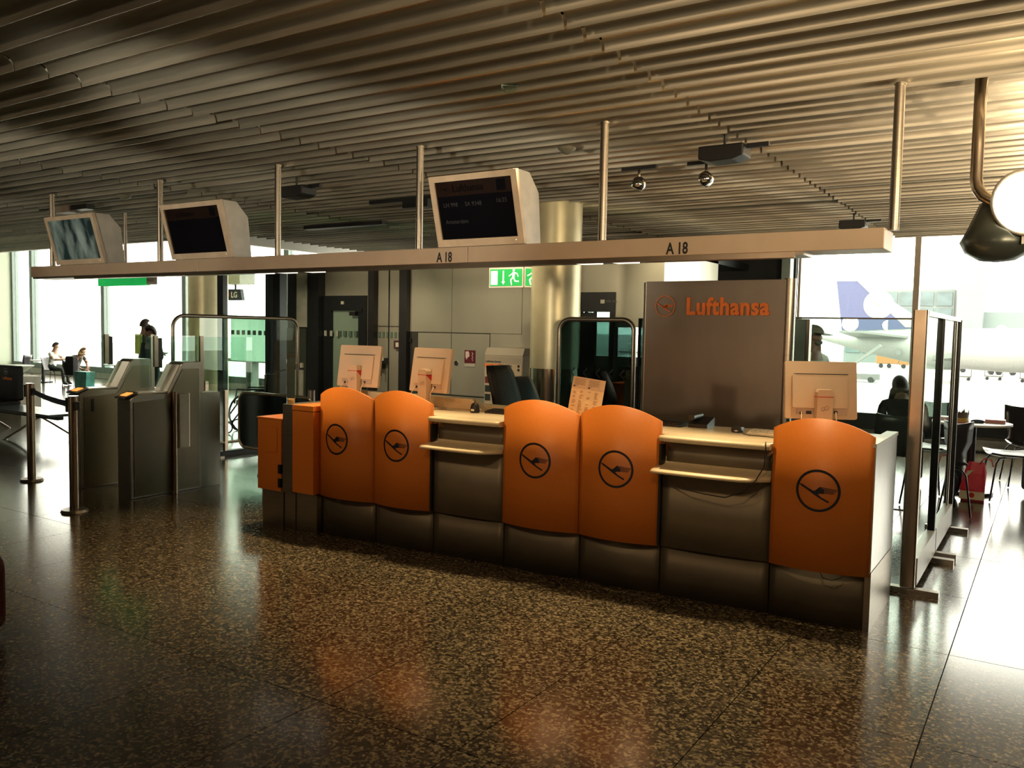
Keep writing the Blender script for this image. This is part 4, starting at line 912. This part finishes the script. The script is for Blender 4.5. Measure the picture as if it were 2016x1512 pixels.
# dark red suitcase cut by the left edge
t=thing('suitcase','dark red suitcase edge at the very left of the foreground','suitcase',(-4.6,1.98,0)); MB().rbox(-4.72,-4.38,1.82,2.12,.03,.42,.08,'y').build('shell',mat('dark_red',(.05,.004,.006),.3),t,bevel=.02)
for x in (-4.66,-4.43): MB().cyl((x,1.9,.02),(x+.03,1.9,.02),.022).build('wheel',BLACK,t)

# ================================================================ BENCH AND LEFT AREA
t=thing('airport_bench','black leather airport bench with splayed metal legs at the left','bench',(-12,5.9,0))
for k in range(3):
    x0=-12.72-.62*k
    MB().rbox(x0-.58,x0,6.35,6.45,.42,.93,.04,'y').build('backrest',BLKL,t,bevel=.015)
    MB().rbox(x0-.58,x0,5.85,6.40,.34,.42,.03,'x').build('seat',BLKL,t,bevel=.01)
MB().box(-14.5,-11.0,6.0,6.08,.29,.34).build('beam',DARKF,t); MB().box(-12.6,-10.95,5.85,6.35,.34,.375).build('side_table',mat('table_slate',(.08,.10,.11),.3),t)
for x in (-11.5,-13.3):
    for (a,b) in ((-.28,-.25),(.28,.25)): MB().tube([(x,6.04,.3),(x+a*.3,6.04+b*.5,.2),(x+a,6.04+b*1.3,.01)],.014,6).cyl((x+a,6.04+b*1.3,0),(x+a,6.04+b*1.3,.012),.03).build('leg',STEEL,t)
mb=MB().box(-12.5,-12.1,6.34,6.349,.80,.805)
text('headrest_print','Lufthansa',.07,facing(-13.12,6.345,.72),OL,t,.0005,.001); mb=MB(); crane(mb,lambda u,v,d:Vector((-13.02+u*.05,6.344,.84+v*.05)),0); mb.build('headrest_emblem',mat('pale_print',(.6,.5,.45),.5),t)
t=tag(MB().box(-17.5,-15.1,7.6,7.95,.0,.62).build('low_counter',mat('counter_white',(.78,.74,.62),.4)),'white box counter behind the black bench','counter')
t=tag(MB().lathe([(.001,0),(.30,0),(.48,.13),(.50,.15),(.001,.15)],(-16.1,7.8,.621),24).build('planter_bowl',mat('sage_bowl',(.42,.46,.36),.5)),'wide shallow sage bowl standing on the white counter','bowl')
cafe_table(-22.1,11.7,'café table between the two seated guests by the left windows',.30,.58); cafe_table(-18.7,11.6,'café table right of the bending blonde guest',.26,.60); 
shell_chair(-21.1,11.4,math.radians(118),'dark shell chair under the guest in the white shirt','café chairs by the left windows'); shell_chair(-19.75,11.2,math.radians(100),'dark shell chair under the blonde guest','café chairs by the left windows'); shell_chair(-18.9,10.7,math.radians(80),'dark shell chair with a black jacket over it','café chairs by the left windows'); shell_chair(-23.0,11.6,math.radians(-60),'dark blue shell chair beside the left wall','café chairs by the left windows')
tag(MB().rbox(-19.12,-18.80,10.62,10.74,.34,.80,.05,'y').build('jacket',CLB,None,bevel=.02),'black jacket hanging over the back of a café chair','jacket')
tag(MB().prism([(-18.15,0),(-17.75,0),(-17.7,.50),(-18.2,.50)],10.3,10.5,'y').build('teal_bag',mat('teal_bag',(.03,.22,.19),.5,0,.5,nscale=6),None),'teal patterned shopping bag left of the ticket gates','bag')
# tall counter and wheelchair behind the left glass
t=thing('high_counter','white high counter seen through the frosted glass band','counter',(-12.6,11.3,0)); MB().box(-14.0,-12.6,11.1,11.7,.86,.92).build('top',WHITE,t); MB().box(-13.7,-13.55,11.3,11.5,0,.86).box(-12.95,-12.8,11.3,11.5,0,.86).build('leg',mat('leg_sage',(.35,.42,.36),.5),t)
wc=thing('wheelchair','black folding wheelchair parked behind the green glass screen','wheelchair',(-9.9,8.35,0),math.radians(-60))
for s in (-1,1):
    MB().tube([(s*.27,.30*math.cos(a)*1.0,.31+.30*math.sin(a)) for a in [2*PI*k/24 for k in range(24)]],.016,6,closed=True).build('wheel',BLACK,wc,False)
    sp=MB()
    for k in range(10): a=2*PI*k/10; sp.tube([(s*.27,0,.31),(s*.27,.29*math.cos(a),.31+.29*math.sin(a))],.003,4)
    sp.build('spokes',CHROME,wc,False)
    MB().tube([(s*.22,.22,.45),(s*.22,.25,.90),(s*.22,.38,.94)],.013,6).tube([(s*.22,.2,.66),(s*.22,-.2,.66),(s*.22,-.24,.45)],.013,6).tube([(s*.2,-.2,.45),(s*.2,-.42,.15),(s*.16,-.52,.12)],.012,6).build('side_frame',DARKF,wc,False)
    MB().tube([(s*.2,-.36+.08*math.cos(a),.09+.08*math.sin(a)) for a in [2*PI*k/12 for k in range(12)]],.012,5,closed=True).build('front_wheel',BLACK,wc,False)
MB().box(-.21,.21,-.22,.20,.44,.50).build('seat',BLKL,wc,False); MB().box(-.21,.21,.20,.25,.5,.88).build('backrest',BLKL,wc,False)

# ================================================================ PEOPLE
def hand(ed,vs,i,base,dirn,side,s=1.0):
    d=Vector(dirn).normalized(); u=Vector(side).normalized(); n=d.cross(u)
    p=len(vs); vs.append((base+d*.055*s,.032*s)); ed.append((i,p))
    for k,(o,L) in enumerate(((-.03,.068),(-.01,.078),(.01,.072),(.03,.058))):
        a=len(vs); vs.append((base+d*.095*s+u*o*s,.0095*s)); ed.append((p,a)); vs.append((base+d*(.095+L*.6)*s+u*o*s+n*.012*s,.0085*s)); ed.append((a,a+1)); vs.append((base+d*(.095+L)*s+u*o*s+n*.03*s,.0075*s)); ed.append((a+1,a+2))
    a=len(vs); vs.append((base+d*.045*s-u*.045*s,.011*s)); ed.append((p,a)); vs.append((base+d*.085*s-u*.065*s+n*.01*s,.0095*s)); ed.append((a,a+1))
def person(loc,rz,lab,J,cloth,skin,hairf,hands=(True,True),extra=None,grp=None,sc=1.0):
    """J: joints in metres, facing -y. cloth(z,part)->material index"""
    t=thing('person',lab,'person',loc,rz,grp)
    vs=[];ed=[];tagp=[]
    def add(p,r,par,part):
        vs.append((Vector(p),r)); 
        if par is not None: ed.append((par,len(vs)-1))
        while len(tagp)<len(vs): tagp.append(part)
        return len(vs)-1
    P=J
    pel=add(P['pelvis'],.145,None,'hip'); wa=add(Vector(P['pelvis']).lerp(Vector(P['chest']),.45),.125,pel,'top'); ch=add(P['chest'],.155,wa,'top')
    nb=add(P['neck'],.062,ch,'skin'); hb=add(Vector(P['neck']).lerp(Vector(P['head']),.62),.066,nb,'skin'); hd=add(P['head'],.092,hb,'skin'); 
    up=(Vector(P['head'])-Vector(P['neck'])).normalized(); ht=add(Vector(P['head'])+up*.075,.072,hd,'skin')
    fd=Vector(P.get('face',(0,-1,0))).normalized()
    add(Vector(P['head'])+fd*.095-up*.02,.017,hd,'skin'); add(Vector(P['head'])+fd*.065-up*.085,.03,hb,'skin')
    for s,k in ((-1,'l'),(1,'r')):
        sh=add(P['sh'+k],.062,ch,'top'); el=add(P['el'+k],.045,sh,'arm'); wr=add(P['wr'+k],.028,el,'skin')
        if hands[0 if s<0 else 1]:
            b=Vector(P['wr'+k]); d=(b-Vector(P['el'+k])).normalized(); side=d.cross(Vector((0,0,1))); side=side if side.length>.1 else Vector((0,1,0))
            hand(ed,vs,wr,b,d,side.normalized()*s)
            while len(tagp)<len(vs): tagp.append('skin')
        hi=add(P['hip'+k],.105,pel,'hip'); kn=add(P['kn'+k],.072,hi,'leg'); an=add(P['an'+k],.045,kn,'leg'); toe=add(Vector(P['an'+k])+Vector(P.get('foot',(0,-1,0)))*.15-Vector((0,0,.035)),.035,an,'shoe'); tagp[an]='leg'
        add(Vector(P['an'+k])-Vector(P.get('foot',(0,-1,0)))*.03-Vector((0,0,.03)),.036,an,'shoe')
    me=D.meshes.new('body'); me.from_pydata([v[0] for v in vs],ed,[]); o=D.objects.new('body_c',me); COL.objects.link(o)
    sk=o.modifiers.new('s','SKIN'); sk.use_smooth_shade=True
    for i,d in enumerate(me.skin_vertices[0].data): d.radius=(vs[i][1],vs[i][1]*(.78 if tagp[i] in('top','hip') and vs[i][1]>.12 else 1)); d.use_root=(i==0)
    sb=o.modifiers.new('u','SUBSURF'); sb.levels=1; sb.render_levels=1
    bpy.context.view_layer.update(); m2=D.meshes.new_from_object(o.evaluated_get(bpy.context.evaluated_depsgraph_get())); D.objects.remove(o)
    m2.materials.clear()
    keys=['skin','top','arm','hip','leg','shoe']
    for k in keys: m2.materials.append(cloth.get(k,skin) if k!='skin' else skin)
    import mathutils
    kd=mathutils.kdtree.KDTree(len(vs)*4); cnt=[]
    for i,v in enumerate(vs): kd.insert(v[0],len(cnt)); cnt.append(tagp[i])
    for (a,b) in ed:
        for tt in (.33,.66):
            if len(cnt)>=len(vs)*4-1: break
            kd.insert(vs[a][0].lerp(vs[b][0],tt),len(cnt)); ta,tb=tagp[a],tagp[b]
            if (ta,tb)==('arm','skin'): c_='skin' if cloth.get('short') else 'arm'
            elif (ta,tb)==('top','arm'): c_='top' if tt<.5 or not cloth.get('short') else 'skin'
            elif (ta,tb)==('top','skin'): c_='top' if tt<.5 else 'skin'
            elif ta=='hip' and tb=='leg': c_='leg'
            else: c_=tb if tt>.5 else ta
            cnt.append(c_)
    kd.balance()
    for p in m2.polygons:
        _,idx,_d=kd.find(p.center); p.material_index=keys.index(cnt[idx]); p.use_smooth=True
    b=D.objects.new('body',m2); COL.objects.link(b); b.parent=t; WM[b.name]=mw(t)
    if hairf: hairf(t,Vector(P['head']),up,fd)
    t.scale=(sc,sc,sc)
    return t
def hair(mt,long=0,r=.108,drop=.0):
    def f(t,h,up,fd):
        mb=MB(); n=16
        for i in range(8):
            ph=PI*.62*i/7
            for k in range(n):
                a=2*PI*k/n; d=up*math.cos(ph)*r*1.15+(fd*math.cos(a)+up.cross(fd)*math.sin(a)*.88)*r*math.sin(ph)
                if math.cos(a)>.2 and ph>PI*.34: d=up*math.cos(PI*.34)*r*1.15+(fd*math.cos(a)+up.cross(fd)*math.sin(a)*.88)*r*math.sin(PI*.34)
                mb.v.append(h+up*.03-fd*.012+d)
        for i in range(7):
            for k in range(n): mb.f.append([i*n+k,i*n+(k+1)%n,(i+1)*n+(k+1)%n,(i+1)*n+k]); mb.mi.append(0); mb.sm.append(True)
        if long: mb.lathe([(.06,0),(.10,-.06),(.115,-.16),(.11,-long*.7),(.07,-long),(.001,-long-.01)],h-fd*.035+Vector((0,0,.04)),14,sy=.75)
        mb.build('hair',mt,t,False)
    return f
def seated(lean=.0,arms='lap',kn=.46):
    l=lean
    J=dict(pelvis=(0,0,.55),chest=(0,-.25*l-.0,.92-.10*l),neck=(0,-.42*l-.02,1.08-.17*l),head=(0,-.55*l-.04,1.235-.22*l),hipl=(-.10,-.02,.52),hipr=(.10,-.02,.52),knl=(-.14,-.44,.50),knr=(.14,-.44,.50),anl=(-.14,-.46,.075),anr=(.15,-.40,.075))
    J['shl']=(-.185,J['chest'][1],J['chest'][2]+.09); J['shr']=(.185,J['chest'][1],J['chest'][2]+.09)
    if arms=='lap': J.update(ell=(-.25,J['chest'][1]-.08,.76),elr=(.25,J['chest'][1]-.08,.76),wrl=(-.16,-.34,.66),wrr=(.16,-.34,.66))
    if arms=='table': J.update(ell=(-.24,J['chest'][1]-.16,.80),elr=(.24,J['chest'][1]-.16,.80),wrl=(-.12,-.50,.80),wrr=(.12,-.50,.80))
    return J
def standing(h=1.75):
    k=h/1.75
    J=dict(pelvis=(0,0,.98),chest=(0,0,1.30),neck=(0,0,1.48),head=(0,-.02,1.62),hipl=(-.09,0,.92),hipr=(.09,0,.92),knl=(-.10,-.02,.50),knr=(.11,-.03,.50),anl=(-.10,.0,.075),anr=(.12,.0,.075),
      shl=(-.19,0,1.41),shr=(.19,0,1.41),ell=(-.26,.02,1.14),elr=(.26,.02,1.14),wrl=(-.22,-.16,.98),wrr=(.22,-.16,.98))
    return {a:tuple(c*k for c in b) for a,b in J.items()}
# seated man in black seen from behind
BJ=seated(.7); BJ['ell']=(-.20,BJ['chest'][1]+.0,.66); BJ['elr']=(.20,BJ['chest'][1]+.0,.66)
person((-1.20,9.0,0),math.radians(195),'man in black seen from behind, seated beyond the glass screen',BJ,dict(top=CLB,arm=CLB,hip=CLB,leg=CLB,shoe=BLACK),SKIND,hair(HAIRD,.2,.125))
# man with cap in profile
J=standing(1.70); J['face']=(0,-1,0)
def cap(t,h,up,fd):
    MB().ball(h+Vector((0,.005,.045)),(.104,.118,.10),16,8,top=PI*.52).build('cap_crown',CLG,t,False)
    MB().add([h+Vector(p) for p in [(-.08,-.08,.05),(.08,-.08,.05),(.065,-.20,.032),(0,-.225,.03),(-.065,-.20,.032),(-.08,-.08,.058),(.08,-.08,.058),(.065,-.20,.040),(0,-.225,.038),(-.065,-.20,.040)]],[(4,3,2,1,0),(5,6,7,8,9),(0,1,6,5),(1,2,7,6),(2,3,8,7),(3,4,9,8),(4,0,5,9)]).build('cap_brim',BLACK,t,False)
    MB().ball(h+Vector((0,-.075,-.045)),(.05,.03,.03),10,6).build('moustache',CLG,t,False)
person((-2.16,9.2,0),math.radians(58),'man in grey cap and pale shirt in profile beyond the backdrop',J,dict(top=CLW,arm=CLW,hip=CLG,leg=CLG,shoe=BLACK),SKIND,cap)
# staff and passenger by the gates
J=standing(1.66); J['wrl']=(-.10,-.30,1.02); J['wrr']=(.12,-.30,1.02); J['ell']=(-.30,-.04,1.08); J['elr']=(.30,-.04,1.08)
p=person((-14.75,9.75,0),math.radians(170),'man in yellow safety vest standing before the left windows',J,dict(top=CLG,arm=CLG,hip=CLD,leg=CLD,shoe=BLACK,short=1),SKIND,hair(HAIRD,0,.10))
MB().box(-.15,.15,.105,.125,1.0,1.38).box(-.15,.15,-.135,-.115,1.0,1.38).build('safety_vest',VEST,p,False,bevel=.01)
J=standing(1.52)
p=person((-13.35,8.95,0),math.radians(10),'woman with long dark hair and dark top standing behind the ticket gates',J,dict(top=CLB,arm=CLB,hip=CLB,leg=CLB,shoe=BLACK),SKIND,hair(HAIRD,.34,.112))
person((-21.1,11.4,0),math.radians(118),'seated guest with dark hair and white shirt by the left windows',seated(.15,'table'),dict(top=CLW,arm=CLW,hip=CLD,leg=CLD,shoe=BLACK,short=1),SKIN,hair(HAIRD),sc=.8)
person((-19.75,11.2,0),math.radians(100),'seated blonde guest in dark shirt leaning forward by the left windows',seated(.55,'lap'),dict(top=CLD,arm=CLD,hip=CLD,leg=CLD,shoe=BLACK,short=1),SKIN,hair(HAIRB,.10),sc=.8)

# ================================================================ OUTSIDE
APZ=-5.0
struct(MB().box(-260,160,13.9,420,APZ-.2,APZ).build('ground',mat('apron_concrete',(.30,.30,.28),.7,0,.06,nscale=.15)))
pl=thing('airliner','white wide-body airliner with dark blue tail fin carrying a white disc','aircraft',(-30,140,APZ))
AW=mat('aircraft_white',(.27,.27,.26),.4); AG=mat('aircraft_grey',(.16,.165,.16),.4)
n=28; c0=Vector((-31.9,140,0)); ax=Vector((1,.06,0)).normalized(); perp=Vector((-ax.y,ax.x,0))
def fuselage(t,c0,ax,secs):
    perp=Vector((-ax.y,ax.x,0)); fu=MB()
    for (s_,r,dz) in secs:
        for k in range(n): a=2*PI*k/n; fu.v.append(c0+ax*s_+perp*r*math.cos(a)+Vector((0,0,r*math.sin(a)+dz)))
    for i in range(len(secs)-1):
        for k in range(n): fu.f.append([i*n+k,i*n+(k+1)%n,(i+1)*n+(k+1)%n,(i+1)*n+k]); fu.mi.append(0); fu.sm.append(True)
    fu.build('fuselage',AW,t)
fuselage(pl,c0,ax,[(0,.5,1.6),(7,1.7,.8),(15,2.8,.2),(26,3.2,0),(72,3.2,0),(80,2.6,-.2),(86,1.3,-.7),(88,.2,-.9)])
def fin(pts,th,mt,nm,vert=True,h=0):
    mb=MB(); vs=[]
    for sgn in (-1,1): vs+=[c0+ax*s_+(perp*sgn*th if vert else Vector((0,0,sgn*th+h+abs(z)*.09)))+(Vector((0,0,z)) if vert else perp*z) for s_,z in pts]
    k=len(pts); mb.add(vs,[tuple(range(k))[::-1],tuple(range(k,2*k))]+[(i,(i+1)%k,k+(i+1)%k,k+i) for i in range(k)]); return mb.build(nm,mt,pl)
fin([(3.5,2.4),(15.8,3.1),(11.2,5.9),(5.6,10.3),(2.4,10.3)],.25,mat('tail_blue',(.055,.065,.145),.4),'tail_fin')
fin([(12.6,3.15),(16.4,3.15),(5.9,10.4),(5.3,10.4)],.32,AW,'fin_edge')
for sg_ in (-1,1): fin([(6,sg_*1.0),(14,sg_*1.2),(7.5,sg_*10),(4.5,sg_*10)],.16,AG,'stabiliser',False,1.4)
for sg_ in (-1,1): fin([(34,sg_*2.4),(46,sg_*2.4),(32,sg_*26),(28,sg_*26)],.35,AG,'wing',False,-1.6)
MB().add([c0+ax*(8.7+math.cos(2*PI*k/28)*2.2)-perp*.30+Vector((0,0,6.6+math.sin(2*PI*k/28)*2.2)) for k in range(28)],[tuple(range(28))]).build('tail_disc',AW,pl)
mb=MB(); ribbon(mb,[(-.45,.3),(-.1,0),(.3,-.2)],[.05,.1,.05],lambda u,v,d:c0+ax*(8.7+u*2)-perp*.34+Vector((0,0,6.6+v*2)),.01,3); mb.build('tail_emblem',AG,pl)
MB().lathe([(1.0,-2.2),(1.35,-1.6),(1.4,0),(1.1,1.8),(.6,2.6)],c0+ax*38+perp*-11+Vector((0,0,-2.6)),20,axis=ax).build('engine',AW,pl)
MB().cyl(c0+ax*12-perp*2.62+Vector((0,0,-.6)),c0+ax*12-perp*2.7+Vector((0,0,-.6)),.45).build('window_roundel',AG,pl)
for s_ in (42,78): MB().cyl(c0+ax*s_+Vector((0,0,-4.5)),c0+ax*s_+Vector((0,0,-2.5)),.2).cyl(c0+ax*s_-perp*.4+Vector((0,0,-4.4)),c0+ax*s_+perp*.4+Vector((0,0,-4.4)),.6).build('landing_gear',DARKF,pl)
p2=thing('airliner','white jet with its engine, seen dimly through the dark glass beside the column','aircraft',(-30,60,APZ))
c1=Vector((-48,58,-.6)); fuselage(p2,c1,Vector((1,.1,0)).normalized(),[(0,.3,-.4),(3,1.3,-.2),(7,1.9,0),(16,2.0,0),(21.5,2.0,0),(22,.1,0)]); 
MB().lathe([(.55,-1.6),(.8,-1.3),(.95,0),(.9,1.2),(.7,1.25),(.66,.6),(.05,.5)],(-26.6,57,-1.0),22,axis=(1,-.5,0)).build('engine',AW,p2); MB().cyl((-27.6,57.1,-1),(-26.1,56.7,-1),.25,.05).build('engine_cone',DARKF,p2)
MB().box(-31,-22,58,62,.15,.4).build('wing',AW,p2); MB().cyl((-40,58,-5),(-40,58,-2.4),.25).build('landing_gear',DARKF,p2)
bd=thing('terminal_building','pale glass terminal building far beyond the airliner','building',(0,230,APZ))
FW=mat('facade_glass',(.085,.12,.125),.3,0,.3,nscale=.3)
MB().box(-46,-21,230,250,APZ,13.5).build('facade',mat('facade_pale',(.15,.175,.17),.5,0,.06,nscale=.1),bd)
for i in range(6):
    for j in range(4): MB().box(-45.4+i*4.1,-41.9+i*4.1,229.7,229.95,-2.5+j*4,.9+j*4).build('window',FW,bd)
b2=tag(MB().box(-19.5,-14.5,226,240,APZ,18).box(-14.5,0,230,242,APZ,8).build('terminal_building',mat('facade_mint',(.15,.19,.185),.5,0,.05,nscale=.1)),'pale mint tower block beyond the apron at the far right','building')
def truck(x,y,lab,mt,s=1.0,cat='truck',nm='baggage_truck'):
    t=thing(nm,lab,cat,(x,y,APZ),math.radians(10)); MB().box(-3.2*s,1.2*s,-1,1,.9,3.0*s).build('cargo_box',mt,t,False,bevel=.1); MB().prism([(1.3*s,.7),(3.2*s,.7),(3.2*s,1.6),(2.7*s,2.6*s),(1.3*s,2.6*s)],-1,1,'y').build('cab',mt,t,False)
    for wx in (-2.2,-.6,2.2): MB().cyl((wx*s,-1.05,.45),(wx*s,1.05,.45),.45).build('wheel',BLACK,t,False)
truck(-29,195,'orange and white service truck under the aircraft tail',mat('truck_orange',(.26,.12,.04),.5)); truck(-17,185,'pale service truck behind the steel-framed glass screen',mat('truck_pale',(.2,.19,.16),.5)); truck(-8,180,'small pale truck far out on the right apron',mat('truck_pale2',(.17,.165,.15),.5),.8)
t=thing('belt_loader','white conveyor loader reaching up to the aircraft hold','loader',(-25,130,APZ)); MB().cbox((-24.5,130,APZ+2.6),(9,1,.4),0,ry=math.radians(-38)).build('conveyor',mat('aircraft_grey',(.16,.165,.16),.4),t); MB().box(-28,-21,129.3,130.7,APZ+.4,APZ+1.2).build('chassis',mat('loader_grey',(.12,.12,.12),.5),t)
for x in (-27,-22): MB().cyl((x,129.2,APZ+.4),(x,130.8,APZ+.4),.4).build('wheel',BLACK,t)
for k,(x,y) in enumerate(((-12,150),(-8,156),(-3,152),(1,160))):
    t=thing('baggage_cart',['low pale baggage cart on the apron nearest the airliner','low pale baggage cart second from the airliner','low pale baggage cart third from the airliner','low pale baggage cart farthest right on the apron'][k],'cart',(x,y,APZ),0,'row of baggage carts on the apron'); MB().box(-1.3,1.3,-.7,.7,.5,.7).box(-1.3,-1.2,-.7,.7,.7,1.9).box(1.2,1.3,-.7,.7,.7,1.9).box(-1.3,1.3,-.7,.7,1.9,2.0).build('frame',mat('cart_grey',(.13,.13,.12),.5),t,False)
    MB().cyl((-.9,-.75,.25),(-.9,.75,.25),.25).cyl((.9,-.75,.25),(.9,.75,.25),.25).build('wheels',BLACK,t,False)
